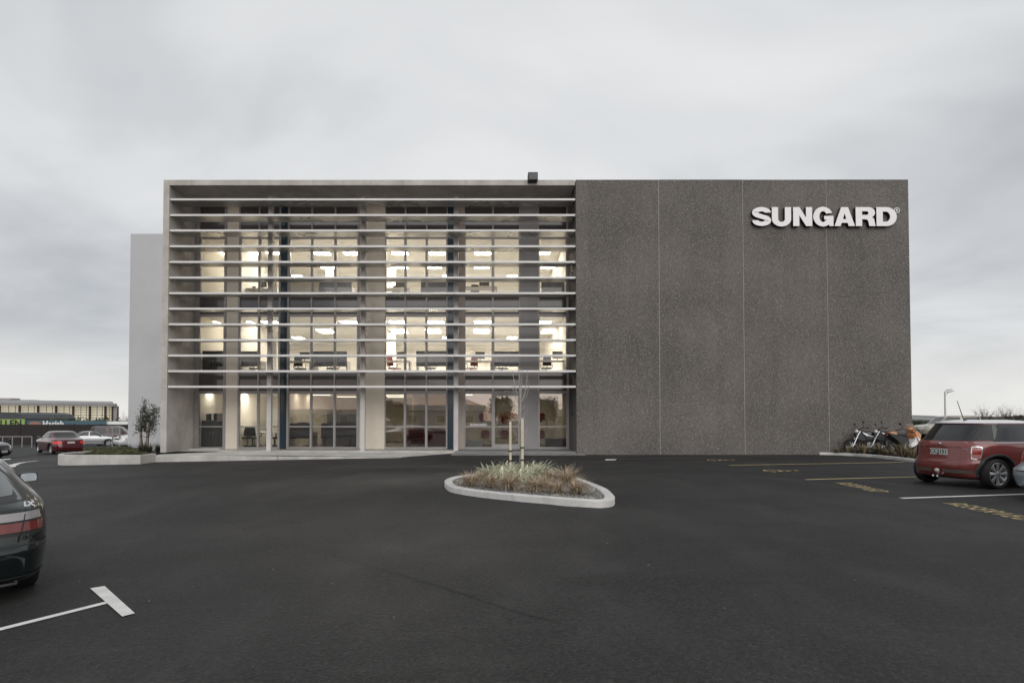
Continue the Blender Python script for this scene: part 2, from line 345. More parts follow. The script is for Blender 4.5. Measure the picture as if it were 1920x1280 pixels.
# ---------------------------------------------------------------- OFFICE BUILDING
F, GY = 21.9, 23.95           # front plane, glazing plane
bd = empty('office_building', (0, F, 0), 0, 'three storey office block with louvred glass front and dark aggregate wall', 'building')
def bpart(mb, name, m, parent=bd, label=None):
    # coordinates are given in world space; shift into the building's frame
    mb.v = [(x, y - F, z) for x, y, z in mb.v]
    o = mb.build(name, m, parent)
    if label: o['label'] = label
    return o
zf = lambda py: at(912, py, F).z
zq = lambda py: at(912, py, GY).z
xg = lambda px: (px - VX) * (GY) / 1000.0
TOP = zf(337); XL, XI, XP, XR = -13.38, -13.13, 3.70, 17.46
# concrete frame: left blade, top beam/soffit slab
mb = MB(); mb.box(XL, XI, F, F + 8, -1, TOP, bev=.012); bpart(mb, 'blade_wall', M['concrete'])
mb = MB(); mb.box(XI - .001, XP - .03, F, GY + .6, zf(347.5), TOP - .003, bev=.01); bpart(mb, 'top_beam', M['concrete'])
mb = MB(); mb.box(XI, XP, GY + .3, GY + 13, TOP - .5, TOP - .03); bpart(mb, 'roof', M['concrete_light'])
# four aggregate panels with light joints
jx = [XP, 7.13, 10.61, 14.07, XR]
for i in range(4):
    a, b = jx[i] + (.011 if i else 0), jx[i + 1] - (.011 if i < 3 else 0)
    mb = MB(); mb.box(a, b, F - .02, F + .16, -.4, TOP + (.006 if i % 2 else 0) - .008, bev=.006); bpart(mb, 'wall_panel', M['aggregate'])
mb = MB()
for x in jx[1:4]: mb.box(x - .0105, x + .0105, F - .008, F + .1, 0, TOP - .05)
bpart(mb, 'joint', M['joint'])
mb = MB(); mb.box(XP + .001, XP + .2, F + .16, GY + .1, -.4, TOP - .04); bpart(mb, 'return_wall', M['aggregate'])
mb = MB(); mb.box(XR - .2, XR, F + .16, F + 15, -.4, TOP - .04); mb.box(XP, XR, F + 15.1, F + 15.3, -.4, TOP - .05); bpart(mb, 'side_wall', M['aggregate'])
mb = MB(); mb.box(XP + .2, XR - .2, F + .17, F + 15, TOP - .3, TOP - .1); bpart(mb, 'roof', M['concrete_light'])
# white rendered rear wing
mb = MB(); mb.box(-18.95, -13.0, 28.2, 42, -1.5, at(240, 438, 28.2).z, bev=.02); bpart(mb, 'side_wing', M['render_white'])
# louvres: 13 rows in four lengths, each on its own
lx = [XI + .012, (490 - VX) / 45.66, (670 - VX) / 45.66, (852.5 - VX) / 45.66, XP - .012]
LY = [373.3, 402.7, 431.7, 461.2, 490.6, 520, 549.2, 578.3, 607.6, 637, 666.2, 695.5, 724.6]
lou = None
for r, py in enumerate(LY):
    zt = zf(py - 2.0); th = .088
    for k in range(4):
        a, b = lx[k] + .004, lx[k + 1] - .004
        mb = MB(); y0 = F + .04; y1 = F + .93; rise = .055
        prof = [(y0, zt - th * .8), (y0, zt - th * .15), (y0 + .02, zt), (y1, zt + rise * .6), (y1, zt + rise - .055), (y0 + .12, zt - th + .012), (y0 + .03, zt - th)]
        mb.prism([(0, y, z) for y, z in prof], (a, 0, 0), (b, 0, 0))
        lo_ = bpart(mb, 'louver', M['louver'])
        mb = MB(); mb.box(a, b, y0 - .012, y0 - .001, zt - th + .002, zt - .004, bev=.003); bpart(mb, 'nosing', M['nose'], lo_)  # added front strip, its pale colour imitates the lit edge
# steel posts carrying the louvres
for px in (505.3, 680.5, 855.3):
    x = (px - VX) * (F + 1.05) / 1000
    mb = MB(); mb.box(x - .095, x + .095, F + .96, F + 1.14, -.2, zf(347.5) + .001, bev=.008)
    p = bpart(mb, 'post', M['steel_post'])
    mb = MB(); mb.box(x - .30, x + .30, F + .90, F + 1.2, zf(347.5) - .03, zf(347.5) - .002)
    for py in LY: z = zf(py); mb.box(x - .06, x + .06, F + .925, F + .962, z - .05, z + .04)
    bpart(mb, 'bracket', M['steel_post'], p)
# glazing levels
ZB = .12; ZT1, ZT2, ZT3 = zq(737), zq(593), zq(447.5); ZS2, ZS3 = zq(698), zq(553.5); ZTR = zq(799.5)
SOF = zf(347.5)
bays = [('w', 373, 419), ('cream', 423.5, 446), ('w', 449, 483), ('w', 486, 522), ('blue', 525.5, 538), ('w', 541.5, 582), ('w', 585, 626), ('w', 629, 669.5),
        ('cream', 674, 721.5), ('w', 722.5, 758), ('w', 761, 798), ('w', 801, 837), ('blue', 839, 850), ('taupe', 852, 870.5), ('w', 872, 922.5), ('w', 926, 973.5),
        ('grey', 976, 1009), ('w', 1011, 1062.5)]
mb = MB()   # mullions as one frame grid
fr = [364.5] + [b[1] for b in bays[1:]] + [1066]
edges = [(364.5, 373)] + [(bays[i][2], bays[i + 1][1]) for i in range(len(bays) - 1)] + [(1062.5, 1067)]
for a, b in edges:
    mb = MB(); mb.box(xg(a) - .0, xg(b), GY - .07, GY + .10, ZB, SOF - .004); bpart(mb, 'mullion', M['alu'])
for nm, z, h in (('sill', ZB, .07), ('head', ZT1, .10), ('sill', ZS2 - .05, .05), ('head', ZT2, .09), ('sill', ZS3 - .05, .05), ('head', ZT3, .09)):
    for (k, a, b) in bays:
        if k != 'w': continue
    for (k, a, b) in bays:
        if k == 'w': mb = MB(); mb.box(xg(a) + .001, xg(b) - .001, GY - .055, GY + .08, z, z + h); bpart(mb, 'window_' + nm, M['alu'])
door_i = 15
for i, (k, a, b) in enumerate(bays):
    x0, x1 = xg(a), xg(b)
    if k == 'w':
        for lv, (z0, z1) in enumerate(((ZB + .07, ZT1), (ZS2, ZT2), (ZS3, ZT3))):
            nm = 'door' if (i == door_i and lv == 0) else 'window'
            mb = MB(); t = .022 if nm == 'window' else .05
            mb.box(x0 + .002, x0 + t, GY - .03, GY + .03, z0 + .001, z1 - .001); mb.box(x1 - t, x1 - .002, GY - .03, GY + .03, z0 + .001, z1 - .001)
            mb.box(x0 + t, x1 - t, GY - .03, GY + .03, z0 + .001, z0 + t * (3 if nm == 'door' else 1)); mb.box(x0 + t, x1 - t, GY - .03, GY + .03, z1 - t * (2.4 if nm == 'door' else 1), z1 - .001)
            if lv == 0: mb.box(x0 + t, x1 - t, GY - .04, GY + .04, ZTR - .03, ZTR + .03)
            wn = bpart(mb, nm, M['alu'])
            if nm == 'door': wn['label'] = 'glazed entrance door with thick bottom rail'
            mb = MB(); mb.box(x0 + t, x1 - t, GY - .004, GY + .006, z0 + t, z1 - t)
            bpart(mb, 'pane', M['glass_ground'] if lv == 0 and i > 4 else M['glass'], wn)
            if nm == 'door':
                mb = MB(); hx = x0 + .14
                mb.tube([(hx, GY - .09, ZB + .55), (hx, GY - .09, ZB + 1.5)], .014); mb.tube([(hx, GY - .09, ZB + .65), (hx, GY - .0, ZB + .65)], .01); mb.tube([(hx, GY - .09, ZB + 1.4), (hx, GY, ZB + 1.4)], .01)
                bpart(mb, 'handle', M['chrome'], wn)
        for z0, z1 in ((ZT1 + .10, ZS2 - .05), (ZT2 + .09, ZS3 - .05), (ZT3 + .09, SOF - .003)):
            mb = MB(); mb.box(x0 + .002, x1 - .002, GY - .02, GY + .04, z0 + .001, z1 - .001)
            if z1 < SOF - .1: mb.box(x0 + .002, x1 - .002, GY - .026, GY - .021, z0 + (z1 - z0) * .42, z0 + (z1 - z0) * .42 + .02)
            bpart(mb, 'spandrel_panel', M['spandrel'])
    else:
        mb = MB(); y = GY - .035 if k != 'taupe' else GY - .12
        mb.box(x0 + .002, x1 - .002, y, GY + .05, ZB + .0, SOF - .003)
        bpart(mb, 'facade_panel', M[{'cream': 'cream', 'blue': 'blue_panel', 'taupe': 'taupe', 'grey': 'grey_panel'}[k]], label={'cream': 'cream back painted facade strip', 'blue': 'narrow dark blue facade strip', 'taupe': 'taupe concrete facade strip', 'grey': 'grey facade strip beside the entrance door'}[k])
# plinth and entrance landing
xe = (852 - VX) * (F + .1) / 1000
mb = MB(); mb.box(XI + .002, xe, F + .98 - .15, GY + .2, -1, .10, bev=.01); bpart(mb, 'plinth', M['concrete_light'])
mb = MB(); mb.box(xe + .004, XP - .002, F + .06, GY + .2, -.3, .115, bev=.008); bpart(mb, 'landing', M['step'])
mb = MB(); mb.box(xe - .1, XP + .3, F - .36, F + .055, -.3, .035, bev=.008); bpart(mb, 'step', M['step'])
mb = MB(); mb.box(xe + .01, XP - .01, F + .05, F + .085, .1155, .121); bpart(mb, 'nosing', M['kerb'])
# interior shells
IY = GY + .25; BY = GY + 9.5
def slab(z0, z1, m, nm, y1=BY):
    mb = MB(); mb.box(XI + .02, XP + .0, IY, y1, z0, z1); return bpart(mb, nm, m)
slab(-.2, ZB - .01, M['icarpet'], 'floor'); slab(ZT1 + .1, ZT1 + .16, M['iceil'], 'ceiling')
slab(ZS2 - .16, ZS2 - .1, M['icarpet'], 'floor'); slab(ZT2 + .09, ZT2 + .15, M['iceil'], 'ceiling')
slab(ZS3 - .16, ZS3 - .1, M['icarpet'], 'floor'); slab(ZT3 + .09, ZT3 + .15, M['iceil'], 'ceiling')
mb = MB(); mb.box(XI, XP + .2, BY, BY + .15, -.2, TOP - .5); bpart(mb, 'interior_wall', M['iwall'])
mb = MB(); mb.box(XI + .001, XI + .06, IY, BY, -.2, TOP - .5); mb.box(XP - .06, XP, IY, BY, -.2, TOP - .5); bpart(mb, 'interior_wall', M['iwall'])
# ground floor partitions: bright meeting rooms (left), dark office, lobby
mb = MB()
xa = xg(431); mb.box(xa - .05, xa + .05, IY, GY + 5, ZB, ZT1 + .1)
xb = xg(531); mb.box(xb - .06, xb + .06, IY, BY, ZB, ZT1 + .1)
mb.box(XI + .06, xa, GY + 3.0, GY + 3.1, ZB, ZT1 + .1); mb.box(xa, xb, GY + 4.2, GY + 4.3, ZB, ZT1 + .1)
xc_ = xg(759); mb.box(xc_ - .04, xc_ + .04, GY + 2.6, BY, ZB, ZT1 + .1)
mb.box(xc_, XP, GY + 5.0, GY + 5.1, ZB, ZT1 + .1)
bpart(mb, 'interior_wall', M['iwall'])
# upper floor cross wall pieces
mb = MB()
for z0, z1, px in ((ZS3 - .1, ZT3 + .09, 432), (ZS2 - .1, ZT2 + .09, 432), (ZS3 - .1, ZT3 + .09, 560)):
    x = xg(px); mb.box(x - .05, x + .05, GY + .5 if px == 432 else GY + 4, GY + 4.5 if px == 432 else BY, z0, z1)
for x in (xg(697), xg(450) ): mb.box(x - .2, x + .2, GY + 4.6, GY + 5.0, ZS2 - .1, ZT2 + .09); mb.box(x - .2, x + .2, GY + 4.6, GY + 5.0, ZS3 - .1, ZT3 + .09)
bpart(mb, 'interior_wall', M['iwall'])
# ceiling lights
def ceiling_light(x, y, z, sx, sy, label, m=M['lamp']):
    t = empty('ceiling_light', (x, y, z), 0, label, 'ceiling light', 'lit panels in the office ceilings')
    a = MB(); 
    for (x0, x1, y0, y1) in ((-sx / 2, sx / 2, -sy / 2, -sy / 2 + .04), (-sx / 2, sx / 2, sy / 2 - .04, sy / 2), (-sx / 2, -sx / 2 + .04, -sy / 2 + .04, sy / 2 - .04), (sx / 2 - .04, sx / 2, -sy / 2 + .04, sy / 2 - .04)):
        a.box(x0, x1, y0, y1, -.03, -.001)
    a.build('frame', M['white_lam'], t)
    a = MB(); a.box(-sx / 2 + .04, sx / 2 - .04, -sy / 2 + .04, sy / 2 - .04, -.022, -.004); a.build('diffuser', m, t)
bayname = lambda x: 'the leftmost window' if x < xg(422) else 'windows left of blue strip' if x < xg(530) else 'windows right of blue strip' if x < xg(672) else 'the mid facade windows' if x < xg(838) else 'windows over the entrance' if x < xg(980) else 'the rightmost window'
rows = {'front': 2.0, 'second': 4.4, 'rear': 6.9}
xs3 = [(396, 'front'), (432, 'second'), (462, 'front'), (508, 'front'), (598, 'front'), (655, 'front'), (747, 'front'), (818, 'front'), (905, 'front'), (1018, 'front'),
       (472, 'second'), (610, 'second'), (748, 'second'), (812, 'second'), (903, 'second'), (1030, 'second'), (560, 'rear'), (700, 'rear'), (840, 'rear'), (960, 'rear')]
for lvl, zc_, nm, m_ in ((3, ZT3 + .09, 'top', M['lamp']), (2, ZT2 + .09, 'middle', M['lamp'])):
    cnt = {}
    for px, rw in xs3:
        if (lvl == 2 and 540 < px < 640 and rw == 'front') or (px == 432): continue
        y = GY + rows[rw]; x = (px - VX) * y / 1000; key = (bayname(x), rw); cnt[key] = cnt.get(key, 0) + 1
        pos = {1: 'left', 2: 'right', 3: 'far right', 4: 'last'}[cnt[key]]
        ceiling_light(x, y, zc_, .85 if rw != 'rear' else .62, 1.22, f'{pos} {rw} row ceiling panel of {nm} floor, behind {bayname(x)}'.replace('row ceiling', 'ceiling'), M['lamp_mid'] if (px < 515 or px > 1010) else m_)
z1c = ZT1 + .10
for px, d, m_, lb in ((396, 1.2, M['lamp_mid'], 'ground floor ceiling panel above the charcoal cabinet'), (467, 1.3, M['lamp_mid'], 'ground floor ceiling panel above the meeting room chairs'), (510, 1.3, M['lamp_mid'], 'ground floor ceiling panel above the meeting table'),
                      (580, 1.5, M['lamp_dim'], 'nearer ground floor ceiling panel right of the blue strip'), (600, 3.2, M['lamp_dim'], 'farther ground floor ceiling panel right of the blue strip'), (655, 1.6, M['lamp_dim'], 'ground floor ceiling panel beside the second steel post'),
                      (738, 1.4, M['lamp_dim'], 'nearest of the stacked ground floor panels left of the lounge'), (740, 3.6, M['lamp_dim'], 'second of the stacked ground floor panels left of the lounge'), (744, 5.6, M['lamp_dim'], 'third of the stacked ground floor panels left of the lounge'), (650, 5.2, M['lamp_dim'], 'deepest ground floor panel in the dark office'),
                      (866, 3.0, M['lamp_dim'], 'added fill light panel for the lobby, unseen behind the taupe strip'), (992, 3.0, M['lamp_dim'], 'added fill light panel for the lobby, unseen behind the grey strip')):  # both lobby panels are added out of view to brighten the lobby
    y = GY + d; ceiling_light((px - VX) * y / 1000, y, z1c, 1.15 if d > 1.25 else .6, .6, lb, m_)
for px, lb in ((826, 'small round downlight above the red armchairs'), (909, 'small round downlight above the white counter'), (1016, 'small round downlight above the black magazine table')):
    y = GY + .9; t = empty('downlight', ((px - VX) * y / 1000, y, z1c), 0, lb, 'downlight', 'lobby downlights')
    MB().lathe([(.045, -.012), (.062, -.012), (.062, -.001)], 20, 'Z').build('rim', M['chrome'], t); MB().lathe([(.0, -.016), (.045, -.012)], 20, 'Z').build('lens', M['downlight'], t)

# ---------------------------------------------------------------- furniture
def chair(x, y, z, rz, label, fab=M['dark'], kind='swivel', group='office chairs'):
    t = empty('office_chair', (x, y, z), rz, label, 'chair', group)
    a = MB()
    for k in range(5):
        an = 2 * math.pi * k / 5; a.tube([(0, 0, .1), (.3 * math.cos(an), .3 * math.sin(an), .06)], [.03, .018], 6); a.ell((.3 * math.cos(an), .3 * math.sin(an), .03), .03, .03, .03, 8)
    a.tube([(0, 0, .08), (0, 0, .44)], .028, 8); a.build('base', M['dark'], t)
    a = MB(); a.box(-.24, .24, -.23, .24, .43, .5, bev=.025); a.build('seat', fab, t)
    a = MB(); a.grid(lambda u, v: ((u - .5) * (.42 - .08 * v * v), .26 + .05 * math.cos((u - .5) * 3) + .06 * v, .56 + .45 * v), 8, 6); a.grid(lambda u, v: ((u - .5) * (.42 - .08 * v * v), .29 + .05 * math.cos((u - .5) * 3) + .06 * v, .56 + .45 * v), 8, 6)
    a.tube([(0, .2, .45), (0, .31, .5), (0, .34, .7)], .02, 6); a.build('backrest', fab, t)
    for s in (-1, 1):
        a = MB(); a.tube([(s * .25, .12, .46), (s * .29, .12, .5), (s * .29, .1, .66), (s * .29, -.14, .67)], .016, 6); a.build('armrest', M['dark'], t)
def desk(x, y, z, wd, label, screen=True, stuff=True, rz=0, seed=0):
    t = empty('desk', (x, y, z), rz, label, 'desk', 'office desks')
    a = MB(); a.box(-wd / 2, wd / 2, -.35, .35, .71, .74, bev=.004); a.build('desk_top', M['beige_desk'], t)
    for s in (-1, 1):
        a = MB(); a.box(s * wd / 2 - .03 * (s + 1) , s * wd / 2 + .03 * (1 - s), -.3, .3, 0, .709); a.build('leg', M['alu'], t)
    if screen:
        a = MB(); a.box(-wd / 2, wd / 2, -.39, -.355, .45, 1.16, bev=.008); a.build('privacy_screen', M['screen_fabric'], t)
def monitor(x, y, z, rz, label):
    t = empty('monitor', (x, y, z), rz, label, 'monitor', 'monitors on the office desks')
    a = MB(); a.box(-.12, .12, -.09, .09, 0, .015); a.tube([(0, .02, .01), (0, .02, .2)], .018, 6); a.build('stand', M['dark'], t)
    a = MB(); a.box(-.24, .24, -.02, .02, .12, .45, bev=.008); a.build('screen_housing', M['charcoal'], t)
def binder(x, y, z, h, wd, m, label):
    a = MB(); a.box(-wd / 2, wd / 2, -.14, .14, 0, h, bev=.004); a.box(-wd / 4, wd / 4, -.143, -.14, h * .55, h * .8)
    o = a.build('binder', m); o.location = (x, y, z); tag(o, label, 'binder', 'binders on the charcoal cabinet')
def at_floor(px, d, z): y = GY + d; return (px - VX) * y / 1000, y, z
z2, z3 = ZS2 - .10, ZS3 - .10
uid = 0
for zfl, nm, lst in ((z3, 'top', ((566, 1.3, 1.6), (632, 1.2, 1.5), (740, 1.5, 1.5), (818, 1.2, 1.4), (898, 1.3, 1.7), (1040, 1.2, 1.3), (480, 1.6, 1.3))),
                     (z2, 'middle', ((468, 1.2, 1.3), (560, 1.4, 1.3), (622, 1.2, 1.6), (742, 1.2, 1.4), (812, 1.1, 1.5), (890, 1.2, 1.6), (950, 1.2, 1.2), (1036, 1.1, 1.5)))):
    for i, (px, d, wd) in enumerate(lst):
        x, y, z = at_floor(px, d, zfl); bn = bayname(x); same = [q for q in lst if bayname((q[0] - VX) * (GY + q[1]) / 1000) == bn]; side = '' if len(same) == 1 else ('left hand ' if px == min(q[0] for q in same) else 'right hand ')
        sc_on = (i + (nm == 'top')) % 2 == 0; desk(x, y, z, wd, f'{side}desk {"with grey screen " if sc_on else ""}on {nm} floor behind {bn}', sc_on)
        monitor(x + .25, y + .05, z + .742, R(160 + 20 * (i % 3)), f'monitor on the {side}desk of {nm} floor behind {bn}')
        chair(x - .2, y + .75, z, R(180 + 35 * (i % 3 - 1)), f'{"red" if (nm == "middle" and i in (3, 5)) else "dark"} chair at the {side}desk of {nm} floor behind {bn}', M['red_fabric'] if (nm == 'middle' and i in (3, 5)) else M['dark'])
# storage unit low on top floor (white), bookshelf
def cabinet(x, y, z, wd, dp, h, m, label, n=2):
    t = empty('cabinet', (x, y, z), 0, label, 'cabinet', 'office cabinets')
    a = MB(); a.box(-wd / 2, wd / 2, -dp / 2, dp / 2, 0, h, bev=.006); a.build('carcass', m, t)
    for k in range(n):
        a = MB(); a.box(-wd / 2 + k * wd / n + .01, -wd / 2 + (k + 1) * wd / n - .01, -dp / 2 - .018, -dp / 2 - .001, .05, h - .03, bev=.003); dr = a.build('door', m, t)
        a = MB(); xx = -wd / 2 + (k + .5 + (.35 if k % 2 == 0 else -.35)) * wd / n; a.box(xx - .01, xx + .01, -dp / 2 - .035, -dp / 2 - .0185, h * .5, h * .5 + .14); a.build('handle', M['alu'], dr)
x, y, z = at_floor(402, .75, ZB); cabinet(x, y, z, .98, .45, 1.28, M['charcoal'], 'tall charcoal cabinet behind the leftmost ground floor window')
for k, (dx, h, wd, m, l) in enumerate(((-.26, .30, .10, M['charcoal'], 'thin grey binder, first from the left on the charcoal cabinet'), (-.14, .31, .12, M['dark'], 'black binder left of the pale one on the cabinet'), (-.02, .31, .09, M['paper'], 'pale binder between dark ones on the cabinet'), (.11, .33, .14, M['dark'], 'wide black binder right of the pale one'), (.27, .33, .15, M['charcoal'], 'wide charcoal binder at the right end of the cabinet'))):
    binder(x + dx, y, ZB + 1.282, h, wd, m, l)
x, y, z = at_floor(568, .9, z3); cabinet(x, y, z + 0, 1.5, .45, 1.05, M['beige_desk'], 'beige low cabinet on top floor right of the blue strip')
x, y, z = at_floor(400, .8, z2); cabinet(x, y, z, 1.0, .45, 1.15, M['charcoal'], 'dark cabinet on middle floor behind the end window', 2)
# meeting table and chairs
def table(x, y, z, wd, dp, h, m, label, mleg=M['alu']):
    t = empty('table', (x, y, z), 0, label, 'table')
    a = MB(); a.box(-wd / 2, wd / 2, -dp / 2, dp / 2, h - .03, h, bev=.005); a.build('table_top', m, t)
    for sx in (-1, 1):
        for sy in (-1, 1):
            a = MB(); a.box(sx * (wd / 2 - .08) - .025, sx * (wd / 2 - .08) + .025, sy * (dp / 2 - .08) - .025, sy * (dp / 2 - .08) + .025, 0, h - .031); a.build('leg', mleg, t)
x, y, z = at_floor(497, 1.9, ZB); table(x, y, z, 1.5, .9, .74, M['white_lam'], 'white meeting table in the lit ground floor room')
for px, d, rz, lb in ((455, 1.3, 250, 'black mesh chair at the left of the white meeting table'), (474, 1.0, 190, 'black chair in front of the white meeting table'), (515, 1.1, 150, 'black chair behind the first steel post, right of the table'), (478, 2.9, 10, 'black chair at the far side of the meeting table')):
    x, y, z = at_floor(px, d, ZB); chair(x, y, z, R(rz), lb)
a = MB()
for k in range(5): a.obox((0, 0, .004 + .006 * k), .21, .3, .005, rz=.3 * k)
o = a.build('paper_stack', M['paper']); o.location = (*at_floor(492, 1.8, ZB)[:2], ZB + .741); tag(o, 'loose stack of white paper on the meeting table', 'paper')
a = MB(); a.box(-.6, .6, 0, .03, 0, .9, bev=.01); a.box(-.55, .55, -.004, -.001, .05, .85)
o = a.build('whiteboard', M['white_lam']); o.location = (xg(455) + .2, GY + 4.16, ZB + 1.0); tag(o, 'whiteboard on the wall of the lit meeting room', 'whiteboard')
# dark partition desks in the ground floor office
for px, d, wd, lb in ((566, 1.1, 1.3, 'desk in the dark ground floor office right of the blue strip'), (645, 1.0, 1.9, 'wide desk with tall dark screens beside the second steel post')):
    x, y, z = at_floor(px, d, ZB); desk(x, y, z, wd, lb); monitor(x, y + .1, z + .742, R(170), 'monitor on the ' + lb); chair(x + .1, y + .8, z, R(190), 'dark chair at the ' + lb)
a = MB(); a.box(-1.0, 1.0, -.04, .04, 0, 1.62, bev=.01); a.box(-1.0, 1.0, -.046, -.041, .9, .93); o = a.build('partition', M['screen_fabric']); o.location = at_floor(652, 2.2, ZB); tag(o, 'tall grey office partition beside the second steel post', 'partition')
# lounge armchairs
def armchair(x, y, z, rz, label):
    t = empty('armchair', (x, y, z), rz, label, 'armchair', 'red lounge armchairs')
    a = MB(); a.box(-.4, .4, -.35, .35, .14, .42, bev=.05); a.build('seat', M['red_fabric'], t)
    a = MB(); a.box(-.4, .4, .28, .46, .14, .85, bev=.05); a.build('backrest', M['red_fabric'], t)
    for s in (-1, 1):
        a = MB(); a.box(s * .46 - .07, s * .46 + .07, -.36, .46, .1, .6, bev=.04); a.build('armrest', M['red_fabric'], t)
    a = MB()
    for sx in (-.4, .4):
        for sy in (-.28, .38): a.box(sx - .02, sx + .02, sy - .02, sy + .02, 0, .13)
    a.build('feet', M['chrome'], t)
for px, d, rz, lb in ((783, 2.0, 20, 'dark red armchair behind the low glass table'), (818, 1.0, 200, 'dark red armchair closest to the blue strip'), (812, 2.6, -15, 'dark red armchair at the rear of the lounge')):
    x, y, z = at_floor(px, d, ZB); armchair(x, y, z, R(rz), lb)
x, y, z = at_floor(783, .8, ZB); table(x, y, z, .9, .5, .42, M['charcoal'], 'low dark table in front of the red armchairs')
# reception
t = empty('reception_counter', at_floor(890.5, .42, ZB), 0, 'white tapered counter behind the glass left of the entrance door', 'counter')
a = MB()
for m0 in (0,):
    vs = [(-.35, -.2, 0), (.33, -.2, 0), (.33, .2, 0), (-.35, .2, 0), (-.385, -.22, .40), (.385, -.22, .40), (.385, .22, .40), (-.385, .22, .40)]
    a.add(vs, [(0, 1, 2, 3), (4, 5, 6, 7), (0, 1, 5, 4), (1, 2, 6, 5), (2, 3, 7, 6), (3, 0, 4, 7)])
a.build('body', M['white_lam'], t); MB().box(-.40, .40, -.235, .235, .401, .425, bev=.005).build('counter_top', M['white_lam'], t)
t = empty('magazine_table', at_floor(1040, .7, ZB), 0, 'black box table with magazines behind the right hand window', 'table')
MB().box(-.42, .42, -.3, .3, 0, .42, bev=.01).build('body', M['dark'], t); MB().box(-.43, .43, -.31, .31, .421, .45, bev=.004).build('table_top', M['charcoal'], t)
a = MB()
for k in range(5): a.obox((-.1 + .07 * k, 0, .004 + .012 * k), .22, .3, .009, rz=.4 * k)
o = a.build('magazines', M['paper']); p = at_floor(1045, .65, ZB); o.location = (p[0], p[1], ZB + .451); tag(o, 'fanned white magazines on the black table', 'magazines')
WY = GY + 4.99
def wall_tile(px, py, s, label):
    q = at(px, py, WY); a = MB(); n = 6; pts = []
    for cx, cz, a0 in ((s / 2 - .12, s / 2 - .12, 0), (-s / 2 + .12, s / 2 - .12, 90), (-s / 2 + .12, -s / 2 + .12, 180), (s / 2 - .12, -s / 2 + .12, 270)):
        for k in range(n): an = R(a0 + 90 * k / (n - 1)); pts.append((cx + .12 * math.cos(an), 0, cz + .12 * math.sin(an)))
    a.prism(pts, (0, -.035, 0), (0, 0, 0)); o = a.build('wall_tile', M['red_panel']); o.location = q; tag(o, label, 'wall panel', 'rounded dark red squares on the lobby wall')
for px, py, lb in ((910, 814, 'lower rounded red square above the white counter'), (946, 814, 'lower rounded red square seen through the entrance door'), (1014, 814, 'lower rounded red square behind the right hand window'), (906, 782, 'upper rounded red square left of the door'), (947, 786, 'upper rounded red square under the peach lettering'), (1014, 782, 'upper rounded red square behind the right hand window')):
    wall_tile(px, py, .44, lb)
me = text_mesh('IS NOW', .42, .01, .012, 1.0); q = at(948, 778, WY - .03)
o = add_mesh('wall_lettering', me, M['orange_letter'], None, Matrix.Rotation(R(90), 4, 'X')); o.location = q; tag(o, 'large peach letters on the lobby wall behind the door', 'lettering')
me = text_mesh('SUNGARD', .155, .001, .006, 1.05); q = at(897, 796.2, GY - .012)
o = add_mesh('window_lettering', me, M['white_vinyl'], None, Matrix.Rotation(R(90), 4, 'X')); o.location = q; tag(o, 'small white SUNGARD lettering on glass beside the door', 'lettering')
q = at(950, 734, GY - .12); t = empty('door_sensor', q, 0, 'small white sensor box above the entrance door', 'sensor'); MB().box(-.11, .11, -.03, .06, -.03, .03, bev=.008).build('housing', M['white_lam'], t); MB().box(-.08, .08, -.034, -.031, -.02, .0).build('lens', M['dark'], t)
q = at(1075.5, 775, F + .9); o = MB().box(-.03, 0, -.05, .05, -.09, .09, bev=.006).build('card_reader', M['dark']); o.location = (XP - .002, q.y, q.z); tag(o, 'small black card reader on the return wall by the entrance', 'card reader')

# ---------------------------------------------------------------- SUNGARD sign
def arc(cx, cy, rx, ry, a0, a1, n=14): return [(cx + rx * math.cos(R(a0 + (a1 - a0) * k / n)), cy + ry * math.sin(R(a0 + (a1 - a0) * k / n))) for k in range(n + 1)]
def S_outline():
    cl_ = arc(.475, .715, .315, .175, -4, 180, 16) + arc(.475, .715, .315, .19, 188, 238, 6) + arc(.485, .285, .315, .19, 58, 0, 7) + arc(.485, .285, .315, .175, -6, -186, 16)
    Lf, Rt = [], []
    for i, p in enumerate(cl_):
        a, b = cl_[max(i - 1, 0)], cl_[min(i + 1, len(cl_) - 1)]; tx, ty = b[0] - a[0], b[1] - a[1]; l = math.hypot(tx, ty); nx_, ny_ = -ty / l, tx / l
        h = .165 * nx_ * nx_ + .115 * ny_ * ny_
        Lf.append((p[0] + nx_ * h, p[1] + ny_ * h)); Rt.append((p[0] - nx_ * h, p[1] - ny_ * h))
    return Lf, Rt
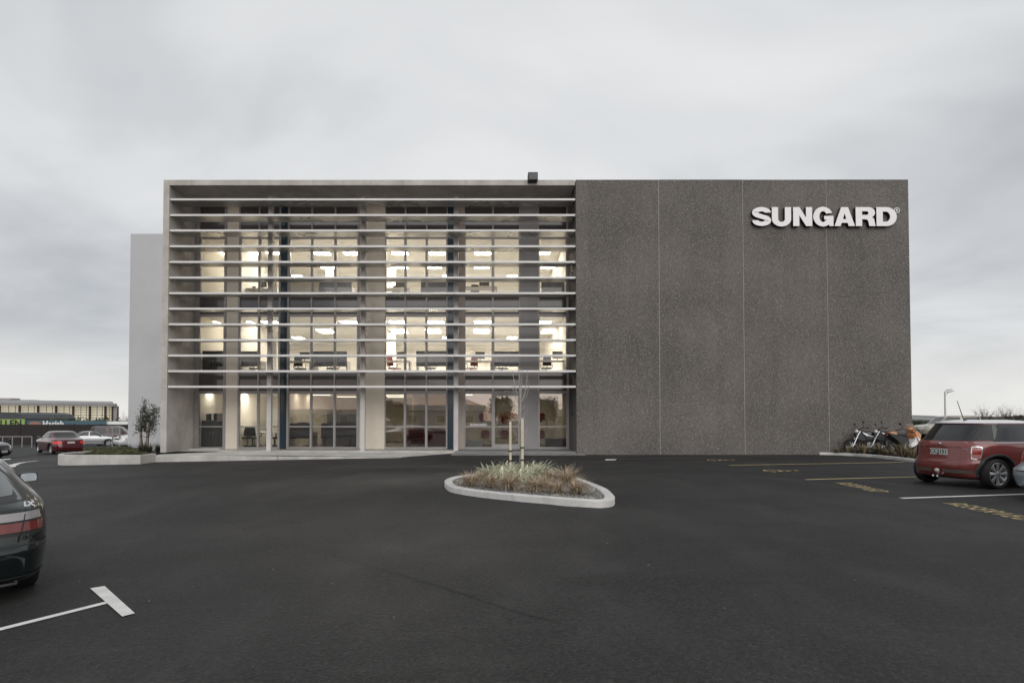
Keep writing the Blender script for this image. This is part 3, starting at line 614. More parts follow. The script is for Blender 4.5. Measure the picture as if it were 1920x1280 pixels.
LT = {
 'S': (0.0, None),
 'U': (1.005, [[(0, 1), (0, .38)] + arc(.492, .38, .492, .40, 180, 360, 20) + [(.985, 1), (.665, 1)] + arc(.492, .38, .173, .16, 0, -180, 14) + [(.32, 1)]]),
 'N': (2.09, [[(0, 0), (0, 1), (.33, 1), (.66, .44), (.66, 1), (.975, 1), (.975, 0), (.66, 0), (.315, .57), (.315, 0)]]),
 'G': (3.12, [arc(.5, .5, .5, .52, 22, 312, 34) + [(.80, .10), (.82, 0), (1.03, 0), (1.03, .54), (.56, .54), (.56, .34), (.70, .34)] + arc(.5, .5, .19, .285, -46, -328, 26)]),
 'A': (4.20, [[(0, 0), (.35, 1), (.70, 1), (1.05, 0), (.73, 0), (.675, .17), (.365, .17), (.31, 0)], [(.435, .37), (.61, .37), (.523, .67)]]),
 'R': (5.29, [[(0, 0), (0, 1)] + [(.62, 1)] + arc(.66, .715, .33, .285, 90, -60, 14) + [(.93, .40), (.96, .25), (1.01, 0), (.69, 0), (.655, .20), (.62, .31), (.53, .36), (.325, .36), (.325, 0)],
            [(.325, .59), (.325, .78), (.56, .78)] + arc(.56, .685, .095, .095, 90, -90, 8)]),
 'D': (6.35, [[(0, 0), (0, 1), (.48, 1)] + arc(.50, .5, .54, .5, 90, -90, 22) + [(.48, 0)], [(.325, .235), (.325, .765), (.46, .765)] + arc(.46, .5, .24, .265, 90, -90, 14)]),
}
def shape_mesh(loops, h, depth, y):
    cu = bpy.data.curves.new('l', 'CURVE'); cu.dimensions = '2D'; cu.fill_mode = 'BOTH'; cu.extrude = depth / 2
    for lp in loops:
        s = cu.splines.new('POLY'); s.points.add(len(lp) - 1); s.use_cyclic_u = True
        for i, (a, b) in enumerate(lp): s.points[i].co = (a * h, b * h, 0, 1)
    o = bpy.data.objects.new('l', cu); C.objects.link(o); dg = bpy.context.evaluated_depsgraph_get()
    me = bpy.data.meshes.new_from_object(o.evaluated_get(dg)); bpy.data.objects.remove(o); bpy.data.curves.remove(cu)
    me.transform(Matrix.Translation((0, y, 0)) @ Matrix.Rotation(R(90), 4, 'X')); return me
q0, q1 = at(1410.5, 424, F - .17), at(1681, 388.5, F - .17); H_ = q1.z - q0.z; KX = (q1.x - q0.x) / 7.39
sg = empty('building_sign', (q0.x, F, q0.z), 0, 'white block SUNGARD letters mounted high on the dark wall', 'sign')
for ch, (ox, loops) in LT.items():
    if ch == 'S':
        Lf, Rt = S_outline(); kz = H_ * .985
        for nm_, y0_, y1_, mt_ in (('letter', -.17, -.03, M['sign_dark']), ('letter_face', -.1775, -.1715, M['sign_white'])):
            mb = MB(); n_s = len(Lf)
            for i in range(n_s):
                for P_ in (Lf[i], Rt[i]):
                    for y_ in (y0_, y1_): mb.v.append((P_[0] * KX, y_, (P_[1] - .0) * kz + .01))
            fs_ = []
            for i in range(n_s - 1):
                a_, b_ = 4 * i, 4 * i + 4
                fs_ += [(a_, b_, b_ + 2, a_ + 2), (a_ + 1, a_ + 3, b_ + 3, b_ + 1), (a_, a_ + 1, b_ + 1, b_), (a_ + 2, b_ + 2, b_ + 3, a_ + 3)]
            fs_ += [(0, 2, 3, 1), (4 * n_s - 4, 4 * n_s - 3, 4 * n_s - 1, 4 * n_s - 2)]
            mb.f = fs_; mb.m = [0] * len(fs_); mb.s = [False] * len(fs_); q_ = mb.build(nm_, mt_, sg if nm_ == 'letter' else o)
            if nm_ == 'letter': o = q_
        continue
    lp = [[(a * KX / H_, b) for a, b in l] for l in loops]
    me = shape_mesh(lp, H_, .14, -.10); me.materials.clear(); me.materials.append(M['sign_dark']); me.transform(Matrix.Translation((ox * KX, 0, 0)))
    o = bpy.data.objects.new('letter', me); C.objects.link(o); o.parent = sg
    me = shape_mesh(lp, H_, .006, -.1745); me.transform(Matrix.Translation((ox * KX, 0, 0)))
    add_mesh('letter_face', me, M['sign_white'], o)
a = MB(); cx, cz = at(1681.5, 394.5, F - .06).x - q0.x, at(1681.5, 394.5, F - .06).z - q0.z
ringp = lambda r, n=28: [(cx + r * math.cos(2 * math.pi * k / n), cz + r * math.sin(2 * math.pi * k / n)) for k in range(n)]
me = shape_mesh([ringp(.115), ringp(.092)], 1, .02, -.06); add_mesh('registered_mark', me, M['sign_white'], sg)
me = text_mesh('R', .15, .008, .004); add_mesh('registered_letter', me, M['sign_white'], sg, Matrix.Translation((cx, -.06, cz)) @ Matrix.Rotation(R(90), 4, 'X'))

# floodlight on the beam
q = at(998.5, 336, F - .05); t = empty('floodlight', q, 0, 'black box floodlight on the edge of the concrete top beam', 'floodlight')
MB().box(-.2, .2, -.24, .14, -.14, .19, bev=.02).build('housing', M['trim'], t); MB().box(-.17, .17, -.246, -.241, -.11, .15).build('lens', M['carglass'], t)
MB().box(-.06, .06, .141, .3, -.1, .0).build('bracket', M['trim'], t)

# ---------------------------------------------------------------- planter, ramp wall
def band(path, thick, z0f, z1f, closed=False):
    """solid wall following a ground path (list of (x,y)); thickness to the left"""
    mb = MB(); n = len(path); pin = []
    for i, p in enumerate(path):
        a = Vector(path[i - 1] if (i or closed) else path[0]); b = Vector(path[(i + 1) % n] if (i < n - 1 or closed) else path[-1])
        t = (b - a).normalized(); nrm = Vector((-t.y, t.x)); pin.append(Vector(p) + nrm * thick)
    ring = []
    for p, q in zip(path, pin):
        z1 = z1f(*p); z0 = z0f(*p); c = .012; d = (Vector(p) - q).normalized() * c
        ring.append([(p[0], p[1], z0), (p[0], p[1], z1 - c), (p[0] - d.x, p[1] - d.y, z1), (q.x + d.x, q.y + d.y, z1), (q.x, q.y, z1 - c), (q.x, q.y, z0)])
    m = n if closed else n - 1
    for i in range(m):
        A, B = ring[i], ring[(i + 1) % n]
        for k in range(6): mb.add([A[k], A[(k + 1) % 6], B[(k + 1) % 6], B[k]], [(0, 1, 2, 3)], 0, False)
    if not closed: mb.add(ring[0], [tuple(range(6))]); mb.add(ring[-1], [tuple(range(6))])
    return mb, pin
PZ = .155
PYF = 19.4
def plx(px, Y): return (px - VX) * Y / 1000
ppath = [(-15.4, 27.0), (-15.75, 24.2)]
ppath = []
cxp, cyp, rp = plx(124, PYF + 1.1) + 1.3, PYF + 1.75, 1.75
ppath += [(cxp + 5, cyp + 3.2), (cxp + 2.2, cyp + 2.6)]
ppath += [(cxp + 1.30 * math.cos(R(a)), cyp + rp * math.sin(R(a))) for a in range(100, 271, 12)]
ppath += [(plx(200, PYF), PYF), (plx(264, PYF), PYF), (plx(285, 20.2), 20.2)]
mb, pin = band(ppath, -.16, lambda x, y: -1.2, lambda x, y: PZ)
pl = empty('planter', (0, 0, 0), 0, 'low curved concrete planter at the left corner of the building', 'planter')
mb.build('retaining_wall', M['concrete_light'], pl)
mb = MB(); pts = [(p.x, p.y, PZ - .07) for p in pin] + [(XL, 20.4, PZ - .07), (XL - .01, 28.1, PZ - .07), (-15.6, 28.1, PZ - .07)]
mb.add(pts, [tuple(range(len(pts)))]); mb.build('planting_bed', M['soil'], pl)
rw = empty('ramp', (0, 0, 0), 0, 'long low concrete ramp wall running along the glass front', 'ramp')
for a_, b_ in ((285, 520), (521, 752)):
    mb = MB(); pa = [(plx(a_, 20.2) + .004, 20.2), (plx(b_, 20.2 if b_ == 520 else 20.2 + .0), 20.2)]
    mbb, _ = band(pa, .15, lambda x, y: -1, lambda x, y: max(.085 + (x + 12.6) * -.0089, zg(x, y) + .004))
    mbb.build('ramp_wall', M['concrete_light'], rw)
mb = MB(); zt_ = .07
mb.add([(plx(286, 20.2), 20.35, zt_), (-8, 20.35, zt_), (plx(752, 20.2), 20.35, 0.006), (plx(851, 22.7), 22.7, 0.006), (-8, 22.72, zt_), (XL, 22.72, zt_)], [(0, 1, 4, 5), (1, 2, 3, 4)]); mb.build('ramp_surface', M['concrete_light'], rw)

# ---------------------------------------------------------------- traffic island
outl = [(834, 909), (839, 919), (856, 925), (900, 932), (955, 938), (1010, 943), (1060, 947.5), (1110, 951), (1132, 951.5), (1148, 949), (1153, 943), (1147, 935)]
ip = [G(x, y) for x, y in outl]; ip = [(p.x, p.y) for p in ip]
ip += [(2.28, 10.2), (2.18, 11.2), (2.02, 12.4), (1.8, 13.1), (1.35, 13.45), (.6, 13.3), (-.2, 12.9), (-.72, 12.35), (-.98, 11.9)]
IZ = .115
gz = lambda x, y: zg(x, y)
ip.pop()
def crom(P, k=4):
    out = []; n = len(P)
    for i in range(n):
        p0, p1, p2, p3 = [Vector(P[(i + j) % n]) for j in (-1, 0, 1, 2)]
        for q in range(k):
            t = q / k; v = .5 * ((2 * p1) + (p2 - p0) * t + (2 * p0 - 5 * p1 + 4 * p2 - p3) * t * t + (3 * p1 - p0 - 3 * p2 + p3) * t ** 3); out.append((v.x, v.y))
    return out
ip = crom(ip, 3)
ip = [p for i, p in enumerate(ip) if (Vector(p) - Vector(ip[i - 1])).length > .012]
isl = empty('traffic_island', (0, 0, 0), 0, 'triangular kerbed planting island in the middle of the asphalt', 'traffic island')
mb, iin = band(ip, .17, lambda x, y: -.4, lambda x, y: gz(x, y) + IZ, closed=True); mb.build('kerb', M['kerb'], isl)
cxi = sum(p.x for p in iin) / len(iin); cyi = sum(p.y for p in iin) / len(iin)
mb = MB(); mb.grid(lambda u, v: (lambda p: (p.x * v + cxi * (1 - v), p.y * v + cyi * (1 - v), gz(p.x, p.y) * v + gz(cxi, cyi) * (1 - v) + IZ - .045 + .05 * (1 - v)))(iin[int(round(u * len(iin))) % len(iin)]), len(iin), 6, close_u=True)
mb.build('gravel_bed', M['gravel'], isl)
rnd = random.Random(3); mb = MB()
def in_poly(x, y, P):
    c = False; j = len(P) - 1
    for i in range(len(P)):
        if (P[i][1] > y) != (P[j][1] > y) and x < (P[j][0] - P[i][0]) * (y - P[i][1]) / (P[j][1] - P[i][1]) + P[i][0]: c = not c
        j = i
    return c
IP2 = [(p.x, p.y) for p in iin]
def island_z(x, y):
    return gz(x, y) + IZ - .03
n_ = 0
while n_ < 5200:
    x, y = rnd.uniform(-1.2, 2.3), rnd.uniform(8.7, 13.4)
    if not in_poly(x, y, IP2): continue
    n_ += 1; s = rnd.uniform(.010, .022); z = island_z(x, y) + rnd.uniform(-.005, .012)
    vs = [(x + rnd.uniform(-s, s), y + rnd.uniform(-s, s), z + rnd.uniform(-.3, 1) * s) for _ in range(5)]
    mb.add(vs, [(0, 1, 2), (0, 2, 3), (0, 3, 4), (1, 2, 4), (2, 3, 4), (0, 1, 4)], n_ % 3)
M['stone_a'] = mat('stone_grey', (.20, .20, .195), .85); M['stone_b'] = mat('stone_pale', (.42, .41, .39), .85); M['stone_c'] = mat('stone_dark', (.09, .09, .09), .85)
tag(mb.build('gravel', [M['stone_a'], M['stone_b'], M['stone_c']], recalc=False), 'loose grey gravel inside the kerbed island', 'gravel', kind='stuff')

# ---------------------------------------------------------------- plants
M['tus1'] = noisy('tussock_brown', (.40, .30, .20), (.72, .58, .43), 9, .8, 3, lo=.3, hi=.7)
M['tus2'] = noisy('tussock_base', (.06, .05, .025), (.14, .115, .06), 9, .8, 3)
M['tusg'] = noisy('tussock_green', (.045, .052, .022), (.12, .115, .05), 9, .8, 3)
M['leaf_cream'] = mat('leaf_cream', (.78, .77, .58), .5); M['leaf_green'] = mat('leaf_green', (.06, .095, .04), .5)
M['leafd'] = noisy('shrub_leaf', (.025, .038, .018), (.06, .08, .035), 4, .55, 3); M['cover'] = noisy('groundcover_leaf', (.04, .045, .018), (.10, .10, .04), 2, .8, 4)
def blade(mb, base, ang, length, lean, wd, droop, mi=0, seg=5, tw=0):
    d = Vector((math.cos(ang), math.sin(ang), 0)); sd_ = Vector((-math.sin(ang + tw), math.cos(ang + tw), 0)); pts = []
    for k in range(seg + 1):
        t = k / seg; h = length * (math.sin(lean) * t - droop * t * t); o = length * math.cos(lean) * t + droop * .35 * length * t * t
        p = Vector(base) + d * o + Vector((0, 0, h)); wk = wd * (1 - t) ** .6 * .5 + .0008
        pts += [p - sd_ * wk, p + sd_ * wk]
    mb.add(pts, [(2 * k, 2 * k + 1, 2 * k + 3, 2 * k + 2) for k in range(seg)], mi, True)
def tussock_mesh(seed, h=.42, spread=.9, n=420, mats=None, wd=.006):
    r = random.Random(seed); mb = MB(); lean_dir = r.uniform(0, 6.28)
    for k in range(n):
        a = r.uniform(0, 2 * math.pi); b = r.random() ** .5 * .06
        ln_ = h * r.uniform(.65, 1.3); le = R(r.triangular(35, 89, 72)); dr = r.uniform(.22, .75) * spread
        blade(mb, (b * math.cos(a), b * math.sin(a), 0), a + .5 * math.sin(a - lean_dir), ln_, le, wd * r.uniform(.7, 1.4), dr, 0 if r.random() < .72 else 1)
    return mb.mesh('tussock', mats or [M['tus1'], M['tus2']])
tms = [tussock_mesh(s, .43 + .06 * (s % 3), 1.15, 760, wd=.005) for s in range(4)]
tgs = [tussock_mesh(10 + s, .40, .5, 300, [M['tusg'], M['tus1']], .010) for s in range(3)]
def tussock(p, me, sc_, rz, label, group, name='grass_tussock', cat='grass tussock'):
    o = bpy.data.objects.new(name, me); C.objects.link(o); o.location = p; o.scale = (sc_, sc_, sc_); o.rotation_euler = (0, 0, rz); return tag(o, label, cat, group)
isl_t = [((884, 904), 1.05, 'leftmost brown grass tussock on the island'), ((918, 907), .92, 'brown tussock second from the island left end'), ((955, 911), .95, 'brown tussock in front of the left timber stake'), ((1003, 915), 1.0, 'brown tussock right of the bare tree near the front kerb'),
         ((1043, 919), .85, 'small dark brown tussock fourth from the left along the front kerb'), ((1081, 921), .9, 'darker brown tussock nearest the island point'), ((1062, 903), 1.1, 'broad reddish tussock behind the island point'), ((1033, 897), 1.05, 'reddish tussock right of the cream leaved plants'), ((1022, 909), .9, 'brown tussock in the middle of the right hand clump'), ((905, 893), .8, 'tussock behind the leftmost one, beside the cream leaves')]
for i, ((px, py), s, lb) in enumerate(isl_t):
    p = G(px, py + 14); p.z = island_z(p.x, p.y); tussock(p, tms[i % 4], s * .92, i * 1.7, lb, 'brown grass tussocks on the island')
def flax_mesh(seed):
    r = random.Random(seed); mb = MB()
    for k in range(54):
        a = r.uniform(0, 6.28); le = R(r.uniform(35, 82)); ln_ = r.uniform(.34, .52); dr = r.uniform(.3, .9); base = (r.uniform(-.05, .05), r.uniform(-.05, .05), 0)
        wd = r.uniform(.036, .052)
        blade(mb, base, a, ln_, le, wd, dr, 0, 6)
        blade(mb, (base[0], base[1], base[2] + .004), a, ln_ * .97, le, wd * .42, dr, 1, 6)
    return mb.mesh('variegated_plant', [M['leaf_cream'], M['leaf_green']])
fms = [flax_mesh(s) for s in range(3)]
vs_ = [(925, 897), (942, 900), (958, 897), (975, 901), (990, 898), (1004, 895), (934, 889), (952, 887), (970, 888), (986, 886), (1002, 887), (1014, 889), (962, 906), (978, 908), (1020, 893), (915, 893), (944, 906)]
for i, (px, py) in enumerate(vs_):
    p = G(px, py + 8); p.z = island_z(p.x, p.y)
    row = 'rear' if py < 891 else 'front' if py > 904 else 'middle'; rws = sorted([q[0] for q in vs_ if ('rear' if q[1] < 891 else 'front' if q[1] > 904 else 'middle') == row]); k = rws.index(px) + 1
    tussock(p, fms[i % 3], 1.3, i * 2.1, f'cream edged leafy plant, number {["", "one", "two", "three", "four", "five", "six", "seven", "eight"][k]} from left in the {row} row on the island', 'cream edged leafy plants on the island', 'variegated_plant', 'plant')

def branch(mb, p, d, ln_, r, depth, rnd, nb=3, up=.25, spread=.5, mi=0, tips=None, seg=4, shr=.72):
    pts = [p.copy()]; rs = [r]; q = p.copy(); dd = d.normalized()
    for k in range(seg):
        dd = (dd + Vector((rnd.gauss(0, .07), rnd.gauss(0, .07), up * .25))).normalized(); q = q + dd * (ln_ / seg); pts.append(q.copy()); rs.append(r * (1 - .55 * (k + 1) / seg))
    mb.tube(pts, rs, 5 if depth > 1 else 4, mi, cap=False)
    if tips is not None: tips.append((pts[-1], dd)); tips.append((pts[-2], dd))
    if depth <= 0: return
    for k in range(nb):
        i = rnd.randint(1, seg); a = rnd.uniform(0, 6.28); o = dd.orthogonal().normalized(); o.rotate(Matrix.Rotation(a, 3, dd))
        nd = (dd + o * spread * rnd.uniform(.6, 1.3) + Vector((0, 0, up))).normalized()
        branch(mb, pts[i], nd, ln_ * shr * rnd.uniform(.7, 1.15), rs[i] * .6, depth - 1, rnd, nb, up, spread, mi, tips, seg, shr)
# young bare tree with two stakes
tp = G(976, 897); tp.z = island_z(tp.x, tp.y)
tr = empty('young_bare_tree', tp, 0, 'thin leafless young tree between two stakes on the island', 'tree')
rnd = random.Random(8); sY = tp.y
Hs = lambda py: at(975, py, sY).z - tp.z
mb = MB(); mb.tube([(0, 0, -.05), (.01, 0, Hs(830)), (-.012, 0, Hs(790)), (0, 0, Hs(750)), (.0, 0, Hs(725))], [.030, .027, .024, .022, .017], 8); mb.build('trunk', M['bark'], tr)
mb = MB()
def tw(p0, p1, p2, r): # px,py triples to local curve
    P = [at(px, py, sY + dy) - Vector(tp) for px, py, dy in (p0, p1, p2)]; pts = [P[0] * (1 - t) ** 2 + P[1] * 2 * t * (1 - t) + P[2] * t * t for t in [k / 7 for k in range(8)]]
    mb.tube(pts, [r * 1.9 * (1 - .6 * k / 7) for k in range(8)], 5, cap=False); return pts
for args in (((975, 750, 0), (966, 735, .1), (961, 695, .2), .009), ((975, 748, 0), (973, 720, -.1), (973, 690, -.1), .009), ((977, 752, 0), (987, 740, .1), (989, 695, .2), .009), ((977, 757, 0), (991, 745, -.2), (992, 712, -.3), .008),
             ((974, 757, 0), (964, 745, -.15), (960, 720, -.2), .006), ((977, 767, 0), (984, 765, .1), (984, 759, .1), .005), ((977, 784, 0), (984, 781, .1), (986, 767, .2), .005), ((977, 790, 0), (989, 786, -.1), (991, 766, -.2), .005),
             ((974, 800, 0), (966, 795, .1), (958, 783, .1), .005), ((977, 735, 0), (979, 715, .1), (978, 690, .05), .007), ((975, 775, 0), (968, 772, -.1), (964, 760, -.15), .004), ((976, 742, 0), (980, 738, 0), (980, 733, 0), .005), ((977, 815, 0), (985, 812, .1), (990, 800, .2), .004), ((975, 820, 0), (965, 815, .1), (960, 803, .2), .004)):
    pts = tw(*args)
    for k in (3, 5):
        a = rnd.uniform(0, 6.28); mb.tube([pts[k], pts[k] + Vector((.05 * math.cos(a), .05 * math.sin(a), .09)), pts[k] + Vector((.07 * math.cos(a), .07 * math.sin(a), .2))], [.003, .002, .0012], 4, cap=False)
mb.build('branches', M['bark'], tr)
def stake(p, h, label, w_=.027, tilt=0):
    a = MB(); a.box(-w_, w_, -w_, w_, -.1, h, bev=.004); o = a.build('timber_stake', M['timber']); o.location = p; o.rotation_euler = (0, tilt, 0); return tag(o, label, 'stake', 'timber stakes')
for px, ty, bx, lb in ((957, 790, 957, 'shorter left hand timber stake of the island tree'), (979.5, 784, 979, 'taller right hand timber stake of the island tree')):
    p = at(px, 895, sY - .12); p.z = tp.z; stake(p, at(px, ty, sY - .12).z - tp.z, lb, .032 if px > 970 else .027)
for pyl, pyr, lb in ((845, 838.5, 'upper black rubber tie between the island stakes'), (863, 861.5, 'lower black rubber tie between the island stakes')):
    A = at(957, pyl, sY - .12); B = at(979.5, pyr, sY - .12); Tm = at(975, (pyl + pyr) / 2 + 1, sY); a = MB()
    for q in (A, B):
        for z in (-.012, .006): a.tube([q + Vector((.042 * math.cos(t * math.pi / 6), .042 * math.sin(t * math.pi / 6), z)) for t in range(13)], .009, 5)
    a.tube([A + Vector((.03, 0, 0)), Tm - Vector((0, .03, .0)), B - Vector((.03, 0, 0))], .008, 5); o = a.build('tree_tie', M['dark']); tag(o, lb, 'tree tie', 'black ties on the island stakes')

# planter shrub tree, stakes, flax, ground cover
PB = PZ - .07
SY = 22.6
sp_ = Vector((plx(274, SY), SY, PB)); sh = empty('shrub_tree', sp_, 0, 'slender evergreen young tree against the white side wall', 'tree')
rnd = random.Random(21); mb = MB(); tips = []
for px0, px1, pyt in ((270, 263, 768), (276, 288, 774), (273, 276, 782)):
    base = Vector((plx(px0, SY), SY, PB)) - sp_; top = at(px1, pyt, SY) - sp_; mid = (base + top) / 2 + Vector((rnd.uniform(-.06, .06), 0, 0))
    mb.tube([base, mid, top], [.022, .017, .010], 6)
    for k in range(11):
        t = .45 + .55 * k / 10; p = base.lerp(top, t); a = rnd.uniform(0, 6.28); d = Vector((math.cos(a), math.sin(a), .9))
        branch(mb, p, d, rnd.uniform(.16, .34), .007, 1, rnd, 3, .2, .6, tips=tips, seg=3)
for px, py in ((250, 810), (292, 805), (289, 812), (257, 806)):
    p = at(px, py, SY) - sp_; b0 = Vector((plx(270 if px < 270 else 278, SY), SY, 0)) - Vector((sp_.x, sp_.y, 0)); b0.z = p.z - .12; mb.tube([b0, (b0 + p) / 2 + Vector((0, 0, .03)), p], [.007, .005, .003], 5); tips += [(p, Vector((0, 0, 1))), ((b0 + p) / 2, Vector((0, 0, 1))), (b0 * .25 + p * .75, Vector((0, 0, 1)))]
mb.build('trunk', M['bark_dark'], sh)
mb = MB()
for p, d in tips:
    for k in range(9):
        c = p + Vector((rnd.gauss(0, .06), rnd.gauss(0, .06), rnd.gauss(.0, .07))); a = rnd.uniform(0, 6.28); s = rnd.uniform(.03, .05)
        u_ = Vector((math.cos(a), math.sin(a), rnd.uniform(-.4, .9))).normalized() * s; v_ = u_.orthogonal().normalized() * s * .38
        mb.add([c - u_, c + v_, c + u_, c - v_], [(0, 1, 2, 3)], 0)
mb.build('crown', M['leafd'], sh, recalc=False)
for px, ty, lb in ((264.5, 790, 'left brown stake of the planter tree'), (277.5, 792, 'right brown stake of the planter tree')):
    p = Vector((plx(px, SY - .1), SY - .1, PB)); o = stake(p, at(px, ty, SY - .1).z - PB, lb, .035); o.data.materials[0] = M['stake_brown'] if 'stake_brown' in M else M.setdefault('stake_brown', noisy('weathered_stake', (.2, .16, .13), (.28, .23, .19), 4, .85))
for py, lb in ((817, 'lower black tie across the planter stakes'), (807, 'upper black tie across the planter stakes')):
    A, B = at(264.5, py, SY - .15), at(277.5, py + 1.5, SY - .15); a = MB(); a.tube([A, (A + B) / 2 - Vector((0, 0, .02)), B], .012, 5); a.ell(A, .045, .045, .03, 8); a.ell(B, .045, .045, .03, 8); tag(a.build('tree_tie', M['dark']), lb, 'tree tie', 'black ties on the planter stakes')
fl = [tussock_mesh(30 + s, .5, .3, 120, [M['leafd'], M['bark_dark']], .02) for s in range(2)]
for i, (px, Y, s, lb) in enumerate(((243, 22.4, .7, 'small dark flax left of the planter tree'), (268, 21.6, .95, 'dark spiky flax at the foot of the planter tree'), (281, 21.8, .8, 'dark flax right of the planter stakes'), (226, 22.0, .6, 'low dark plant at the rear of the planter'), (297, 22.3, .8, 'upright dark plant beside the concrete blade wall'))):
    tussock((plx(px, Y), Y, PB), fl[i % 2], s, i * 1.3, lb, 'dark flax plants in the planter', 'flax_plant', 'plant')
rnd = random.Random(5); mb = MB()
for k in range(14000):
    px = rnd.uniform(158, 278); Y = rnd.uniform(20.0, 24.5); x = plx(px, Y)
    dn = math.sin(x * 2.3 + 1) * math.cos(Y * 1.9) + .5 * math.sin(x * 5 + Y * 4)
    if dn < -.55 or Y > 24.5 - .012 * max(0, 200 - px): continue
    h = rnd.uniform(.0, .10 + .07 * max(0, dn)); a = rnd.uniform(0, 6.28); s = rnd.uniform(.015, .035); c = Vector((x, Y, PB + h))
    u_ = Vector((math.cos(a), math.sin(a), rnd.uniform(-.2, .9))).normalized() * s; v_ = u_.orthogonal().normalized() * s * .5
    mb.add([c - u_, c + v_, c + u_, c - v_], [(0, 1, 2, 3)], 0)
tag(mb.build('groundcover', M['cover'], recalc=False), 'low green brown groundcover filling the curved planter', 'groundcover', kind='stuff')

# right planting strip along kerb
ks = [G(1538, 848.5), G(1570, 850), G(1640, 856), G(1712, 863), G(1800, 872)]
kp = [(13.62, F - .06), (14.06, 21.65), (14.5, 21.1), (14.68, 20.3), (14.6, 19.2), (14.33, 18.05), (14.2, 16.9), (15.5, 15.6)]
mb, kin = band(kp, .15, lambda x, y: -.3, lambda x, y: .10)
rs_ = empty('planting_strip', (0, 0, 0), 0, 'narrow kerbed planting strip in front of the motorcycles', 'planting strip')
mb.build('kerb', M['kerb'], rs_)
mb = MB(); mb.add([(p.x, p.y, .05) for p in kin] + [(18.4, 17.5, .05), (19, F - .1, .05)], [tuple(range(len(kin) + 2))]); mb.build('planting_bed', M['soil'], rs_)
for i, (px, py, s, lb) in enumerate(((1583, 849, .75, 'tussock nearest the dark wall in the right planting strip'), (1612, 851, .85, 'yellowish upright tussock left of the motorcycles'), (1644, 853.5, .95, 'tussock in front of the black motorcycle'), (1686, 857, 1.1, 'large green tussock in front of the orange scooter'), (1563, 848, .5, 'smallest tussock at the corner of the dark wall'), (1706, 858, .8, 'tussock half hidden behind the red hatchback'), (1660, 855, .6, 'small dark tussock between the two larger ones by the scooter'))):
    Yk = {1583: 21.45, 1612: 21.0, 1644: 20.65, 1686: 19.5, 1563: 21.6, 1706: 18.9, 1660: 20.2}[px]; tussock((plx(px, Yk) + .12, Yk, .05), tgs[i % 3], s * 1.4, i, lb, 'tussocks in the right planting strip')

# ---------------------------------------------------------------- road markings
def marking(quad, m, label, cat='road marking', group=None, name='parking_line', lift=.006):
    mb = MB(); a, b, c, d = [Vector(q[:2]) for q in quad]; n = 10
    mb.grid(lambda u, v: (lambda p: (p.x, p.y, zg(p.x, p.y) + lift))(a.lerp(b, u).lerp(d.lerp(c, u), v)), n, 2); return tag(mb.build(name, m), label, cat, group)
def line(p, q, wd, m, label, group=None, name='parking_line', lift=.006):
    p = Vector(p[:2]); q = Vector(q[:2]); n = Vector((-(q - p).y, (q - p).x)).normalized() * wd / 2
    return marking([p - n, q - n, q + n, p + n], m, label, group=group, name=name, lift=lift)
l1a, l1b = G(1367, 872.3), G(1696, 866.3); line(l1a, l1b, .10, M['paint_yellow'], 'yellow bay line nearest the dark wall', 'bay lines')
l2a = G(1511, 899); l2b = l2a + (l1b - l1a) * .98; line(l2a, l2b, .10, M['paint_yellow'], 'yellow bay line running under the red hatchback', 'bay lines')
l3a, l3b = G(1690, 934), G(1925, 926.2); line(l3a, l3a + (l3b - l3a) * 2.2, .10, M['paint_white'], 'white bay line in front of the red hatchback', 'bay lines')
def ground_text(txt, px, py, px2, py2, h, label):
    a, b = G(px, py), G(px2, py2); ln_ = (b - a).length; me = text_mesh(txt, h * 1.38, .0, .0, 1.15); xsz = max(v.co.x for v in me.vertices) - min(v.co.x for v in me.vertices)
    # reading direction from a to b, tops of the letters towards +X
    d = (b - a).normalized(); upv = Vector((-d.y, d.x, 0)); mid = (a + b) / 2
    k = ln_ / xsz
    for v in me.vertices:
        p = mid + d * (v.co.x * k) + upv * (v.co.y); v.co = (p.x, p.y, zg(p.x, p.y) + .006)
    return tag(add_mesh('ground_lettering', me, M['paint_yellow']), label, 'road marking', 'yellow RESERVED words')
ground_text('RESERVED', 1578, 905, 1652, 922, .36, 'worn yellow RESERVED between the yellow and white bay lines')
ground_text('RESERVED', 1785, 943.5, 1937, 976, .36, 'worn yellow RESERVED at the right edge, nearest the camera')
def wheelchair(c, s, label):
    """painted figure, its top pointing to +X"""
    mb = MB(); c = Vector((c.x, c.y, 0))
    P = lambda u, v: c + Vector((v * s, -u * s, 0))      # u across, v up
    def stroke(pts, wd):
        for i in range(len(pts) - 1):
            p, q = P(*pts[i]), P(*pts[i + 1]); n = Vector((-(q - p).y, (q - p).x, 0)).normalized() * wd * s / 2
            mb.add([(*(w_.xy), .006) for w_ in (p - n, q - n, q + n, p + n)], [(0, 1, 2, 3)])
    stroke(arc(0, .0, .30, .30, 110, 400 - 20, 20), .08); stroke([(-.08, .72), (-.06, .2), (.22, .2), (.36, -.22), (.48, -.18)], .09); stroke([(-.05, .46), (.2, .46)], .08)
    mb.add([(*(P(-.09 + .09 * math.cos(t * math.pi / 6), .86 + .09 * math.sin(t * math.pi / 6)).xy), .006) for t in range(12)], [tuple(range(12))])
    return tag(mb.build('wheelchair_symbol', M['paint_yellow']), label, 'road marking', 'yellow wheelchair symbols')
wheelchair(G(1450, 882.5), .78, 'yellow wheelchair symbol between the two yellow lines'); wheelchair(G(1340, 862.5), .78, 'yellow wheelchair symbol beside the dark wall')
p1, p2 = G(0, 1180), G(203, 1129); line(p1 - (p2 - p1) * 1.2, p2, .085, M['paint_white'], 'white bay line at lower left meeting the T head', 'white parking lines')
